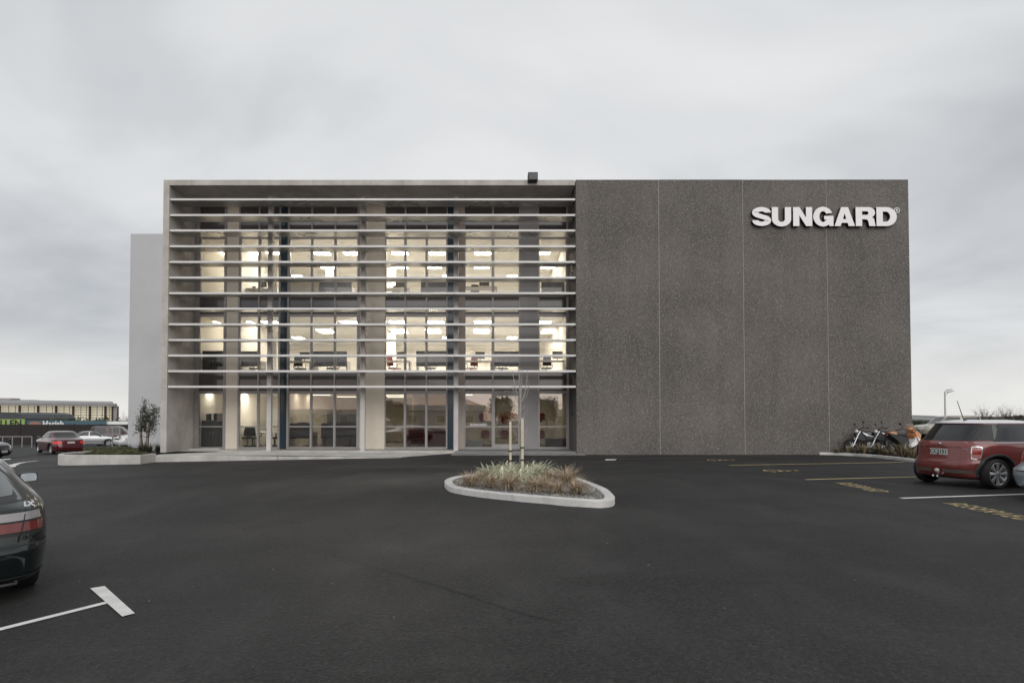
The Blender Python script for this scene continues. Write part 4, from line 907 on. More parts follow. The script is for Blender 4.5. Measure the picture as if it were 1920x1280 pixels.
marking([G(169, 1104), G(196, 1099.5), G(253, 1151), G(229, 1157)], M['paint_white'], 'thick white T head at lower left', name='parking_line', lift=.010)
mb = MB(); pth = [(70, 863.5), (45, 866.5), (32, 869), (24, 872.5)]
for i in range(3):
    a, b = G(*pth[i]), G(*pth[i + 1]); n = Vector((-(b - a).y, (b - a).x, 0)).normalized() * (.07 + .02 * i)
    mb.add([(q.x, q.y, zg(q.x, q.y) + .006) for q in (a - n, b - n, b + n, a + n)], [(0, 1, 2, 3)])
q = [G(13, 871), G(33, 870), (G(28, 875.5)), G(21, 875.5)]; mb.add([(p.x, p.y, zg(p.x, p.y) + .007) for p in q], [(0, 1, 2, 3)])
tag(mb.build('arrow_marking', M['paint_white']), 'bent white arrow on the asphalt at the left', 'road marking')
marking([G(-10, 861), G(20, 859.5), G(20, 861), G(-10, 863)], M['paint_white'], 'short white dash at the left edge beyond the green car', name='road_dash')
# drain channel by the dark wall
a_, b_ = G(1160, 861), G(1325, 859.3)
o = marking([G(1160, 862.3), G(1322, 861), G(1322, 858.5), G(1160, 859.2)], M['asphalt_drain'] if 'asphalt_drain' in M else M.setdefault('asphalt_drain', mat('cast_iron_drain', (.02, .02, .02), .5)), 'dark slot drain in the asphalt along the aggregate wall', 'drain', name='slot_drain')
marking([G(1134, 863), G(1154, 862.5), G(1157, 860.5), G(1136, 860.5)], M['kerb'], 'pale metal cover at the left end of the slot drain', 'drain cover', name='drain_cover')

# ================================================================ CARS
def lerpt(tab, z, col):
    if z <= tab[0][0]: return tab[0][col]
    for a, b in zip(tab, tab[1:]):
        if z <= b[0]:
            t = (z - a[0]) / (b[0] - a[0]); return a[col] + (b[col] - a[col]) * t
    return tab[-1][col]
def dens(tab, n=46):
    """smoothly resample the level table (z, rear x, front x, half width, exponent)"""
    zs = []; z0, z1 = tab[0][0], tab[-1][0]
    for a, b in zip(tab, tab[1:]):
        k = max(1, int(round(n * (b[0] - a[0]) / (z1 - z0)))); zs += [a[0] + (b[0] - a[0]) * i / k for i in range(k)]
    zs.append(z1); out = []
    for z in zs:
        h = .012; row = [z]
        for c in (1, 2, 3, 4): row.append((lerpt(tab, z - h, c) + lerpt(tab, z, c) * 2 + lerpt(tab, z + h, c)) / 4)
        out.append(row)
    out[0] = list(tab[0]); out[-1] = list(tab[-1]); return out
class Shell:
    def __init__(s, tab): s.t = dens(tab)
    def ringpt(s, row, a, off=0):
        z, r, f, w, n = row; c, si = math.cos(a), math.sin(a); e = 2.0 / n
        return ((r + f) / 2 + ((f - r) / 2 + off) * math.copysign(abs(c) ** e, c), (w + off) * math.copysign(abs(si) ** e, si), z)
    def loft(s, mb, z0=None, z1=None, off=0, nu=96, mi=0, caps=True):
        rows = [r for r in s.t if (z0 is None or r[0] >= z0) and (z1 is None or r[0] <= z1)]
        vs = []
        for r in rows:
            for k in range(nu):
                # denser at corners
                a = 2 * math.pi * k / nu; vs.append(s.ringpt(r, a, off))
        fs = [(j * nu + k, j * nu + (k + 1) % nu, (j + 1) * nu + (k + 1) % nu, (j + 1) * nu + k) for j in range(len(rows) - 1) for k in range(nu)]
        if caps: fs += [tuple(range(nu))[::-1], tuple(range((len(rows) - 1) * nu, len(rows) * nu))]
        mb.add(vs, fs, mi, True); return mb
    def side(s, x, z, sg, off=.004):
        r, f, w, n = (lerpt(s.t, z, c) for c in (1, 2, 3, 4)); u = abs(x - (r + f) / 2) / ((f - r) / 2)
        y = w * max(0.0, 1 - min(u, .999) ** n) ** (1 / n); return (x, sg * (y + off), z)
    def end(s, y, z, sg, off=.004):
        r, f, w, n = (lerpt(s.t, z, c) for c in (1, 2, 3, 4)); u = abs(y) / w
        d = (f - r) / 2 * max(0.0, 1 - min(u, .999) ** n) ** (1 / n); return ((r + f) / 2 + sg * (d + off), y, z)
    def patch(s, mb, kind, sg, quad, off=.004, n=10, mi=0, rnd_=0.0):
        """quad corners in (x,z) for sides or (y,z) for ends: a b c d; rounded corner superellipse warp when rnd_"""
        fn0 = s.side if kind == 'side' else s.end
        a, b, c, d = [Vector(q) for q in quad]
        def fn(u, v):
            if rnd_:
                X, Y = 2 * u - 1, 2 * v - 1
                k = rnd_; X2 = X * math.sqrt(1 - k * Y * Y / 2); Y2 = Y * math.sqrt(1 - k * X * X / 2); u, v = (X2 + 1) / 2, (Y2 + 1) / 2
            p = a.lerp(b, u).lerp(d.lerp(c, u), v); return fn0(p.x, p.y, sg, off)
        mb.grid(fn, n, n, mi); return mb
def wheel(t, x, y, sg, r, m_rim, spokes=7, wd=.2, name='wheel', rimk=.70):
    e = bpy.data.objects.new(name, None); C.objects.link(e); e.parent = t; e.location = (x, y, r); e.empty_display_size = .1
    a = MB(); h = wd / 2; rr = r * rimk; kw = 1.0 if rimk < .74 else 1.5
    a.lathe([(rr, -h * .8), (rr + .012, -h), (r - .035, -h), (r - .01, -h * .85), (r, -h * .55), (r, h * .55), (r - .01, h * .85), (r - .035, h), (rr + .012, h), (rr, h * .8)], 40)
    a.build('tyre', M['rubber'], e)
    a = MB(); o = sg * h; a.lathe([(rr, o * .78), (rr - .012, o * .92), (rr - .025, o * .72), (rr - .03, -o * .5)], 40)
    a.lathe([(.0, o * .72), (.055, o * .74), (.062, o * .55)], 20)
    for k in range(spokes):
        an = 2 * math.pi * k / spokes; c, s_ = math.cos(an), math.sin(an); q = Vector((-s_, 0, c))
        for (w0, w1) in ((.030, .048 * kw),):
            P = [Vector((c * .045, o * .66, s_ * .045)), Vector((c * (rr - .02), o * .80, s_ * (rr - .02)))]
            vs = [P[0] - q * w0 * .7, P[0] + q * w0 * .7, P[1] + q * w1 * .75, P[1] - q * w1 * .75]
            mid = [(P[0] + Vector((0, o * .14, 0))), (P[1] + Vector((0, o * .10, 0)))]
            a.add([vs[0], vs[3], mid[1], mid[0]], [(0, 1, 2, 3)], 0, True); a.add([vs[1], vs[2], mid[1], mid[0]], [(0, 1, 2, 3)], 0, True)
    a.build('rim', m_rim, e, recalc=False)
    a = MB(); a.lathe([(0, o * .2), (rr - .02, o * .2)], 30); a.build('brake_shadow_plate', M['underbody'], e); return e
def paint(name, c, rough=.22, metal=.25):
    return noisy(name, tuple(x * .92 for x in c), tuple(min(1, x * 1.06) for x in c), 1.2, rough, 3, metal=metal, coat=.9, spec=.5)
def boolean_arches(ob, wheels, ra, tr, dep=.34):
    for (x, sg) in wheels:
        me = MB().lathe([(0, -dep / 2), (ra, -dep / 2), (ra, dep / 2), (0, dep / 2)], 40, smooth=True).mesh('cut', [M['underbody']])
        bm = bmesh.new(); bm.from_mesh(me); bmesh.ops.remove_doubles(bm, verts=bm.verts, dist=1e-5); bmesh.ops.recalc_face_normals(bm, faces=bm.faces[:]); bm.to_mesh(me); bm.free()
        co = bpy.data.objects.new('cut', me); C.objects.link(co); co.location = (x, sg * (tr + .02), ra * .94)
        md = ob.modifiers.new('b', 'BOOLEAN'); md.object = co; md.operation = 'DIFFERENCE'; md.solver = 'EXACT'; md.material_mode = 'TRANSFER'
        bpy.context.view_layer.update()
        dg = bpy.context.evaluated_depsgraph_get(); nm = bpy.data.meshes.new_from_object(ob.evaluated_get(dg)); ob.modifiers.clear(); ob.data = nm
        bpy.data.objects.remove(co)
def car(name, loc, rz, tab, pm, label, wb, ra_x, r_w, tw, roof_m=None, roof_z=None, rim=None, spokes=7, group=None, arch=.05, cut=True, cat='car', scale=1, wd=.2, rimk=.70):
    t = empty(name, loc, rz, label, cat, group); t.scale = (scale,) * 3; sh_ = Shell(tab)
    a = MB(); sh_.loft(a); body = a.build('body', [pm, M['underbody']])
    ws = [(ra_x, 1), (ra_x, -1), (ra_x + wb, 1), (ra_x + wb, -1)]
    if cut: boolean_arches(body, ws, r_w + arch, tw)
    body.parent = t
    if roof_m:
        a = MB(); sh_.loft(a, z0=roof_z, off=.006, caps=False); rows = [r for r in sh_.t if r[0] >= roof_z]
        a.add([sh_.ringpt(rows[-1], 2 * math.pi * k / 96, .006)[:2] + (rows[-1][0] + .006,) for k in range(96)], [tuple(range(96))], 0, True)
        a.build('roof', roof_m, t)
    for x, sg in ws: wheel(t, x, sg * (tw - wd * .5 + .0), sg, r_w, rim or M['alloy'], spokes, wd, rimk=rimk)
    return t, sh_, body
def glassq(t, sh_, name, kind, sg, quad, m=None, off=.005, rnd_=.25, label=None, n=10):
    a = MB(); sh_.patch(a, kind, sg, quad, off, n, rnd_=rnd_); o = a.build(name, m or M['carglass'], t)
    if label: o['label'] = label
    return o
def plate(t, sh_, z, txt, y=0, w_=.36, h=.125, sg=-1, off=.012):
    x = sh_.end(y, z, sg, off)[0]; a = MB(); a.box(min(x, x - sg * .01), max(x, x - sg * .01), y - w_ / 2, y + w_ / 2, z - h / 2, z + h / 2, bev=.003)
    o = a.build('number_plate', M['plate'], t)
    if txt:
        me = text_mesh(txt, h * .95, .0005, .004, .95); MM = Matrix.Translation((x + sg * .0025, y, z)) @ Matrix.Rotation(R(-90 if sg < 0 else 90), 4, 'Z') @ Matrix.Rotation(R(90), 4, 'X')
        add_mesh('plate_lettering', me, M['dark'], o, MM)
    return o
def mirror(t, x, y, z, sg, pm):
    e = MB(); e.box(x - .036, x + .07, min(y + sg * .03, y + sg * .22), max(y + sg * .03, y + sg * .22), z - .065, z + .065, bev=.028); e.tube([(x + .03, y - sg * .03, z - .05), (x, y + sg * .06, z - .02)], .02, 6); o = e.build('wing_mirror', pm, t)
    a = MB(); a.grid(lambda u, v: (lambda X, Y: (x - .056 + Y * .016, y + sg * .125 + X * .082 * math.sqrt(1 - Y * Y * .22), z + Y * .052 * math.sqrt(1 - X * X * .22)))(2 * u - 1, 2 * v - 1), 6, 6); a.build('mirror_glass', M['mirror'], o); return o
M['mirror'] = mat('mirror_glass', (.36, .38, .385), .05, 1.0)

# ---- red hatchback with white roof
MINI = [(.17, -1.60, 1.60, .70, 3.7), (.21, -1.72, 1.74, .775, 5.0), (.30, -1.79, 1.80, .82, 3.7), (.42, -1.815, 1.82, .835, 3.7), (.535, -1.81, 1.82, .838, 3.7), (.56, -1.775, 1.81, .835, 3.7), (.62, -1.755, 1.79, .84, 3.7), (.75, -1.745, 1.74, .842, 3.7),
        (.85, -1.73, 1.60, .835, 3.7), (.905, -1.71, 1.25, .818, 3.7), (.935, -1.69, 1.02, .795, 3.7), (.955, -1.665, .93, .775, 3.4), (1.10, -1.555, .72, .725, 3.3), (1.25, -1.42, .50, .675, 3.2), (1.325, -1.355, .39, .64, 3.2),
        (1.345, -1.395, .34, .635, 3.2), (1.372, -1.37, .22, .59, 3.1), (1.397, -1.16, .05, .50, 3.0), (1.412, -1.0, -.15, .42, 3.0), (1.416, -.7, -.4, .2, 2.5)]
RED = paint('red_paint', (.18, .036, .032), .22, .15); WHITE = paint('white_paint', (.72, .72, .74), .25, 0)
NR = G(1877, 917.5); hd = R(11.0)
rot2 = lambda v, a: Vector((v[0] * math.cos(a) - v[1] * math.sin(a), v[0] * math.sin(a) + v[1] * math.cos(a)))
o_ = Vector((NR.x, NR.y)) - rot2((-1.225, -.80), hd)
mini, ms, mb_ = car('hatchback_car', (o_.x, o_.y, 0), hd, MINI, RED, 'red three door hatchback with white roof parked over the bay', 2.467, -1.225, .308, .775, WHITE, 1.335, M['alloy'], 8, arch=.045, rimk=.775)
a = MB(); ms.loft(a, .958, 1.336, .0025, caps=False); a.build('dark_pillar_band', M['trim'], mini)
glassq(mini, ms, 'rear_window', 'end', -1, [(-.58, .97), (.58, .97), (.52, 1.315), (-.52, 1.315)], rnd_=.18, n=16)
for sg in (-1, 1):
    glassq(mini, ms, 'side_window', 'side', sg, [(-1.25, .97), (-.30, .97), (-.33, 1.315), (-1.12, 1.315)], rnd_=.05, n=16)
    glassq(mini, ms, 'side_window', 'side', sg, [(-.27, .965), (.70, .965), (.32, 1.318), (-.30, 1.318)], rnd_=.05, n=12)
    a = MB(); ms.patch(a, 'side', sg, [(-1.63, .938), (1.0, .938), (1.0, .955), (-1.63, .955)], .010, 26); a.build('belt_trim', M['chrome'], mini)
    a = MB(); ms.patch(a, 'side', sg, [(-.30, .955), (-.27, .955), (-.31, 1.33), (-.34, 1.33)], .009, 8); a.build('window_pillar', M['underbody'], mini)
    # wheel arch lips
    for wx in (-1.225, 1.242):
        a = MB(); A0, A1 = (-12, 192)
        def fn(u, v, wx=wx, sg=sg):
            an = R(A0 + (A1 - A0) * u); r = .350 + .060 * (v if v < .7 else .7); x, z = wx + r * math.cos(an), max(.2, .33 + r * math.sin(an))
            p = ms.side(x, z, sg, .018 if v < .7 else .002); return p
        a.grid(fn, 30, 5); a.grid(lambda u, v: (lambda p, q: tuple(p[i] + (q[i] - p[i]) * v for i in range(3)))(fn(u, 0), (fn(u, 0)[0], fn(u, 0)[1] - sg * .08, fn(u, 0)[2])), 30, 1)
        a.build('wheel_arch_trim', M['trim'], mini)
    a = MB(); ms.patch(a, 'side', sg, [(-.80, .19), (.82, .19), (.82, .27), (-.80, .27)], .014, 14); a.build('side_skirt', M['trim'], mini)
    # tail light wraps the corner: chrome ring + lens
    def corner(u, v, off, a0, a1, z0, z1):
        z = z0 + (z1 - z0) * v; X, Y = 2 * u - 1, 2 * v - 1; uu = (X * math.sqrt(1 - .35 * Y * Y / 2) + 1) / 2; zz = z0 + (z1 - z0) * (Y * math.sqrt(1 - .35 * X * X / 2) + 1) / 2
        aa = R(a0 + (a1 - a0) * uu); row = [zz] + [lerpt(ms.t, zz, c) for c in (1, 2, 3, 4)]; p = ms.ringpt(row, aa, off); return (p[0], p[1] * sg, p[2])
    a = MB(); a.grid(lambda u, v: corner(u, v, .008, 138, 152.5, .60, .87), 14, 14); o = a.build('tail_light_ring', M['chrome'], mini)
    a = MB(); a.grid(lambda u, v: corner(u, v, .014, 139.2, 151.4, .615, .855), 14, 14); l_ = a.build('tail_light', M['lens_pink'] if 'lens_pink' in M else M.setdefault('lens_pink', mat('pink_clear_lens', (.42, .20, .18), .15, coat=.7)), mini)
    a = MB(); a.grid(lambda u, v: corner(u, v, .018, 140.4, 150.4, .70, .79), 8, 6); a.build('brake_lens', M['lamp_red'], l_)
a = MB(); ms.patch(a, 'end', -1, [(-.40, .845), (.40, .845), (.38, .868), (-.38, .868)], .03, 12); ms.patch(a, 'end', -1, [(-.40, .838), (.40, .838), (.40, .845), (-.40, .845)], .022, 12); a.build('boot_handle', RED, mini)
a = MB(); ms.patch(a, 'end', -1, [(-.42, .60), (.42, .60), (.44, .835), (-.44, .835)], .0035, 10, rnd_=.1); a.build('plate_recess', RED, mini)
plate(mini, ms, .735, 'CCJ151')
a = MB(); ms.patch(a, 'end', -1, [(-.58, .565), (.58, .565), (.58, .571), (-.58, .571)], .003, 12); a.build('hatch_seam', M['dark'], mini)
for sg in (-1, 1):
    a = MB(); ms.patch(a, 'end', -1, [(sg * .12, .30), (sg * .60, .30), (sg * .60, .375), (sg * .12, .375)], .006, 10); a.build('bumper_vent', M['vent'] if 'vent' in M else M.setdefault('vent', mat('vent_mesh', (.10, .085, .07), .6)), mini)
a = MB()
for sg in (-1, 1): x0 = -1.80; a.tube([(x0 - .045, sg * .045, .225), (x0 + .15, sg * .045, .225)], .03, 14, cap=False); a.lathe([(.031, 0), (.024, 0), (.022, .05)], 14, 'X', (x0 - .046, sg * .045, .225))
a.build('exhaust_tip', M['chrome'], mini)
a = MB(); a.ell((-1.815, 0, .335), .02, .055, .045, 12); a.build('fog_lamp', M['lamp_clear'], mini)
a = MB(); a.ell((-1.735, 0, .905), .008, .05, .022, 12); a.build('badge', M['chrome'], mini)
me = text_mesh('S', .05, .001, .002); 
me = text_mesh('COOPER', .038, .001, .002, 1.1); x = ms.end(-.44, .80, -1, .006)[0]
add_mesh('badge_lettering', me, M['chrome'], mini, Matrix.Translation((x + .004, -.46, .80)) @ Matrix.Rotation(R(-90), 4, 'Z') @ Matrix.Rotation(R(90), 4, 'X'))
a = MB(); a.tube([(-1.04, 0, 1.40), (-1.10, 0, 1.48), (-1.24, 0, 1.83)], [.013, .010, .006], 6); a.ell((-1.03, 0, 1.405), .05, .03, .018, 10); a.build('antenna', M['dark'], mini)
a = MB(); ms.patch(a, 'side', -1, [(-.50, .62), (-.28, .62), (-.28, .80), (-.50, .80)], .006, 8, rnd_=.9)
a.build('fuel_cap', RED, mini)
a = MB(); ms.patch(a, 'side', -1, [(-.235, .28), (-.225, .28), (-.225, .93), (-.235, .93)], .003, 6); a.build('door_seam', M['dark'], mini)
a = MB(); ms.patch(a, 'side', -1, [(.60, .28), (.61, .28), (.66, .93), (.65, .93)], .003, 6); a.build('door_seam', M['dark'], mini)
a = MB(); p = ms.side(-.08, .84, -1, .02); a.tube([(p[0] - .09, p[1] + .02, p[2]), (p[0] - .07, p[1] - .015, p[2]), (p[0] + .07, p[1] - .015, p[2]), (p[0] + .09, p[1] + .02, p[2])], .012, 8); a.build('door_handle', M['chrome'], mini)
mirror(mini, .55, -.80, .98, -1, WHITE); mirror(mini, .55, .80, .98, 1, WHITE)
glassq(mini, ms, 'windscreen', 'end', 1, [(-.62, .97), (.62, .97), (.56, 1.33), (-.56, 1.33)])
# interior seats read through the glass as darker shapes: windows are near black, nothing needed

# ---- generic saloon / estate tables
SAL = [(.18, -2.08, 2.05, .74, 5), (.24, -2.17, 2.15, .82, 5), (.42, -2.22, 2.22, .85, 5), (.54, -2.21, 2.20, .855, 5), (.62, -2.19, 2.16, .855, 5), (.74, -2.16, 2.10, .855, 5), (.84, -2.12, 1.95, .845, 5), (.90, -2.06, 1.60, .83, 5), (.945, -1.80, 1.20, .81, 5), (.975, -1.45, 1.00, .79, 5),
       (1.08, -1.22, .80, .745, 5), (1.22, -.98, .52, .68, 5), (1.32, -.82, .33, .63, 5), (1.37, -.68, .20, .58, 4), (1.395, -.50, .05, .48, 3.4), (1.405, -.3, -.1, .25, 2.6)]
HAT = [(.17, -1.95, 2.0, .74, 5), (.22, -2.10, 2.12, .81, 5), (.27, -2.145, 2.15, .835, 5.2), (.36, -2.17, 2.18, .85, 5), (.47, -2.20, 2.19, .86, 5), (.53, -2.205, 2.18, .862, 5), (.555, -2.185, 2.18, .858, 5), (.58, -2.15, 2.17, .855, 5.5), (.66, -2.14, 2.14, .858, 5.5), (.78, -2.12, 2.08, .857, 5.2), (.88, -2.09, 1.90, .845, 5),
       (.93, -2.03, 1.45, .82, 4.4), (.97, -1.95, 1.1, .79, 4.2), (1.08, -1.65, .82, .715, 4), (1.20, -1.30, .56, .65, 3.8), (1.28, -1.02, .36, .59, 3.8), (1.33, -.85, .22, .53, 3.4), (1.355, -.7, .05, .45, 3), (1.365, -.5, -.1, .22, 2.6)]
EST = [(.2, -2.1, 2.05, .74, 5), (.28, -2.25, 2.2, .84, 5), (.5, -2.3, 2.28, .87, 5), (.7, -2.29, 2.22, .875, 5), (.88, -2.27, 1.95, .86, 5), (.95, -2.24, 1.5, .84, 5), (1.0, -2.2, 1.15, .81, 5), (1.2, -2.08, .8, .75, 5), (1.36, -1.98, .5, .70, 5), (1.43, -1.9, .35, .65, 4.5), (1.46, -1.7, .1, .55, 3.6), (1.47, -1.4, -.1, .3, 3)]
SUV = [(.35, -1.95, 1.9, .76, 6), (.42, -2.0, 2.0, .86, 6), (.7, -2.02, 2.03, .89, 6), (.95, -2.02, 1.98, .89, 6), (1.05, -2.0, 1.8, .87, 6), (1.10, -1.99, 1.1, .84, 6), (1.3, -1.95, .85, .80, 6), (1.62, -1.88, .5, .74, 6), (1.72, -1.85, .4, .70, 5), (1.77, -1.7, .2, .6, 4), (1.78, -1.5, 0, .4, 3)]
def details(t, s, tab, kind, rear_red=M['lamp_red'], txt=None, pz=.72, sal=True):
    zb = {'sal': .99, 'hat': 1.0, 'est': 1.02, 'suv': 1.14}[kind]; zt = {'sal': 1.33, 'hat': 1.33, 'est': 1.39, 'suv': 1.66}[kind]
    wr = lambda z, c: lerpt(s.t, z, c)
    glassq(t, s, 'rear_window', 'end', -1, [(-wr(zb, 3) * .80, zb), (wr(zb, 3) * .80, zb), (wr(zt, 3) * .78, zt), (-wr(zt, 3) * .78, zt)], rnd_=.2)
    glassq(t, s, 'windscreen', 'end', 1, [(-wr(zb, 3) * .82, zb), (wr(zb, 3) * .82, zb), (wr(zt, 3) * .8, zt), (-wr(zt, 3) * .8, zt)], rnd_=.15)
    for sg in (-1, 1):
        rb, rt, fb, ft = wr(zb, 1) + .22, wr(zt, 1) + .14, wr(zb, 2) - .18, wr(zt, 2) - .10; mid = (rb + fb) / 2 - .05
        n_w = 3 if kind in ('est',) else 2
        cuts = [rb + (fb - rb) * k / n_w for k in range(n_w + 1)]; cutt = [rt + (ft - rt) * k / n_w for k in range(n_w + 1)]
        for k in range(n_w):
            glassq(t, s, 'side_window', 'side', sg, [(cuts[k] + .03, zb), (cuts[k + 1] - .03, zb), (min(cutt[k + 1], cuts[k + 1]) - .03, zt), (max(cutt[k], cuts[k]) + .03, zt)], rnd_=.08)
        z0 = .62 if kind != 'suv' else .8
        glassq(t, s, 'tail_light', 'end', -1, [(sg * .44, z0 + .04), (sg * .80, z0 + .04), (sg * .78, z0 + .19), (sg * .46, z0 + .17)], rear_red, .008)
        glassq(t, s, 'headlight', 'end', 1, [(sg * .42, z0 - .02), (sg * .78, z0 - .02), (sg * .76, z0 + .13), (sg * .44, z0 + .12)], M['lamp_clear'], .008)
        mirror(t, wr(zb, 2) - .35, sg * wr(zb, 3), zb + .05, sg, M['dark'])
        a = MB(); s.patch(a, 'side', sg, [(-1.0, .50 if kind != 'suv' else .75), (1.0, .50 if kind != 'suv' else .75), (1.0, .545 if kind != 'suv' else .8), (-1.0, .545 if kind != 'suv' else .8)], .008, 12); a.build('side_moulding', M['trim'], t)
    a = MB(); s.patch(a, 'end', 1, [(-.36, .60), (.36, .60), (.36, .72), (-.36, .72)], .008, 8); a.build('grille', M['dark'], t)
    if txt is not None: plate(t, s, pz, txt)
    plate(t, s, .42 if kind != 'suv' else .6, None, sg=1)
GREEN = paint('dark_green_paint', (.010, .017, .0165), .2, .3)
# ---- dark green hatchback at the left edge
rw_ = G(60, 1092); hg = R(90 + 48.5)
pg = Vector((rw_.x, rw_.y)) - rot2((-1.30, -.76), hg)
gz_ = zg(rw_.x - .3, rw_.y + .6)
gc, gs, gb = car('hatchback_car', (pg.x, pg.y, gz_), hg, HAT, GREEN, 'dark green hatchback cut by the left edge, seen from its rear corner', 2.6, -1.30, .30, .785, rim=M['alloy'], spokes=5)
glassq(gc, gs, 'rear_window_surround', 'end', -1, [(-.75, .935), (.75, .935), (.56, 1.28), (-.56, 1.28)], M['trim'], .004, rnd_=.3, n=18)
glassq(gc, gs, 'rear_window', 'end', -1, [(-.60, .99), (.60, .99), (.47, 1.25), (-.47, 1.25)], M['carglass_grey'] if 'carglass_grey' in M else M.setdefault('carglass_grey', mat('tinted_rear_glass', (.06, .07, .07), .08, coat=.6)), .009, rnd_=.4, n=18)
def gcorner(sg, a0, a1, z0, z1, off, m, name, parent=None, n=16, taper=0):
    a = MB()
    def fn(u, v):
        X, Y = 2 * u - 1, 2 * v - 1; zz = z0 + (z1 - z0) * v + 0.0; aa = R(a0 + (a1 - a0) * u); zz = zz + taper * (u - .5) * (1 - v)
        row = [zz] + [lerpt(gs.t, zz, c) for c in (1, 2, 3, 4)]; p = gs.ringpt(row, aa, off); return (p[0], p[1] * sg, p[2])
    a.grid(fn, n, 5); return a.build(name, m, parent or gc)
for sg in (-1, 1):
    gcorner(sg, 133, 179, .655, .885, .003, M['trim'], 'lamp_surround')
    o = gcorner(sg, 140, 179.5, .79, .862, .008, M.setdefault('smoked_lens', mat('smoked_clear_lens', (.34, .32, .32), .15, coat=.8)), 'reversing_light'); o = gcorner(sg, 137, 179.5, .69, .772, .008, M.setdefault('deep_red', mat('deep_red_lens', (.17, .018, .014), .15, coat=.8)), 'tail_light')
    gcorner(sg, 128, 179.8, .562, .578, .004, M['dark'], 'bumper_seam'); gcorner(sg, 120, 179.8, .27, .285, .006, M['trim'], 'bumper_seam')
    rb = [(-1.35, 1.0), (-.35, 1.0), (-.35, 1.28), (-.80, 1.28)]; glassq(gc, gs, 'side_window', 'side', sg, rb, rnd_=.1); glassq(gc, gs, 'side_window', 'side', sg, [(-.29, 1.0), (.75, 1.0), (.25, 1.28), (-.29, 1.28)], rnd_=.08)
    mirror(gc, .66, sg * .86, .97, sg, M['dark'])
a = MB(); gs.patch(a, 'end', -1, [(-.55, .60), (-.54, .60), (-.60, .89), (-.61, .89)], .012, 6); a.build('hatch_seam', M['dark'], gc); a = MB(); gs.patch(a, 'end', -1, [(.55, .60), (.54, .60), (.60, .93), (.61, .93)], .012, 6); a.build('hatch_seam', M['dark'], gc)
me = text_mesh('LX', .062, .001, .003); x = gs.end(-.60, .915, -1, .008)[0]
add_mesh('badge_lettering', me, M['chrome'], gc, Matrix.Translation((x - .004, -.63, .925)) @ Matrix.Rotation(R(-90 + 10), 4, 'Z') @ Matrix.Rotation(R(80), 4, 'X'))
a = MB(); a.tube([(-2.155, -.52, .25), (-2.20, -.52, .24), (-2.20, -.40, .24), (-2.155, -.40, .25)], .014, 6); a.build('towing_eye', M['trim'], gc)
a = MB(); a.tube([(-2.17, -.25, .20), (-1.9, -.25, .20)], .035, 12); a.build('exhaust_tip', M['alu'], gc)
a = MB(); a.box(-.5, -.3 + .0, -.3, -.29, .0, .0001); 
plate(gc, gs, .80, '')

# ---- pale blue car at right edge
BLUE = paint('pale_blue_paint', (.30, .35, .39), .25, .3)
cr = at(1893, 900, 9.75); hb = R(10)
pb = Vector((cr.x, cr.y)) - rot2((-2.13, .72), hb)
BLU = [list(r) for r in SAL]
for r_ in BLU:
    if r_[0] > .6: r_[1] += .10
    elif r_[0] > .2: r_[1] -= .06
bc, bs, _ = car('saloon_car', (pb.x, pb.y, 0), hb, BLU, BLUE, 'pale blue car at the right edge showing only its bumper corner', 2.6, -1.3, .31, .785, rim=M['alloy'], spokes=5)
details(bc, bs, SAL, 'sal'); a = MB(); bs.patch(a, 'end', -1, [(-.8, .50), (.8, .50), (.8, .515), (-.8, .515)], .006, 12); a.build('bumper_trim', M['trim'], bc)

# ---- background cars on the left
def bg_car(kind, px, py, Yh, head, tab, pm, label, name='saloon_car', red=None, cat='car', txt='', roof=None):
    p = at(px, py, Yh); z = zg(p.x, p.y); rw_r = {'sal': .31, 'hat': .3, 'est': .32, 'suv': .38}[kind]
    t, s, b = car(name, (p.x, p.y, z), R(head), tab, pm, label, 2.6 if kind != 'suv' else 2.45, -1.3 if kind != 'suv' else -1.15, rw_r, .785 if kind != 'suv' else .82, rim=M['alloy'], spokes=5, cat=cat)
    details(t, s, tab, kind, red or M['lamp_red'], txt); return t
CRIM = paint('crimson_paint', (.105, .016, .02), .2, .3); SILV = paint('silver_paint', (.48, .50, .52), .22, .5); BLK = paint('black_paint', (.012, .013, .015), .15, .2); DKB = paint('dark_slate_paint', (.05, .06, .065), .22, .3); MAR = paint('maroon_paint', (.035, .012, .013), .2, .3)
bg_car('sal', 112, 835, 33.5, 143, SAL, CRIM, 'crimson saloon driving away on the road at the left', red=M['brake_on'])
bg_car('est', 163, 812, 56, 185, EST, DKB, 'dark grey estate car parked against the black fence', 'estate_car')
bg_car('sal', 177, 820, 49, 22, SAL, SILV, 'silver saloon parked behind the crimson one')
su = bg_car('suv', 219, 818, 50, 18, SUV, MAR, 'dark four wheel drive with a spare wheel on its rear door', 'offroad_car')
wheel(su, 0, 0, 1, .36, M['alloy'], 5, .2, 'spare_wheel'); sw = [k for k in kids(su) if k.name.startswith('spare_wheel')][0]; sw.location = (-2.13, .1, 1.0); sw.rotation_euler = (0, 0, R(90))
bg_car('sal', 276, 829, 42, 238, SAL, WHITE, 'white saloon parked nose out beside the white side wall')
bg_car('sal', -78, 846, 27.5, 5, SAL, BLK, 'black car entering at the left edge')

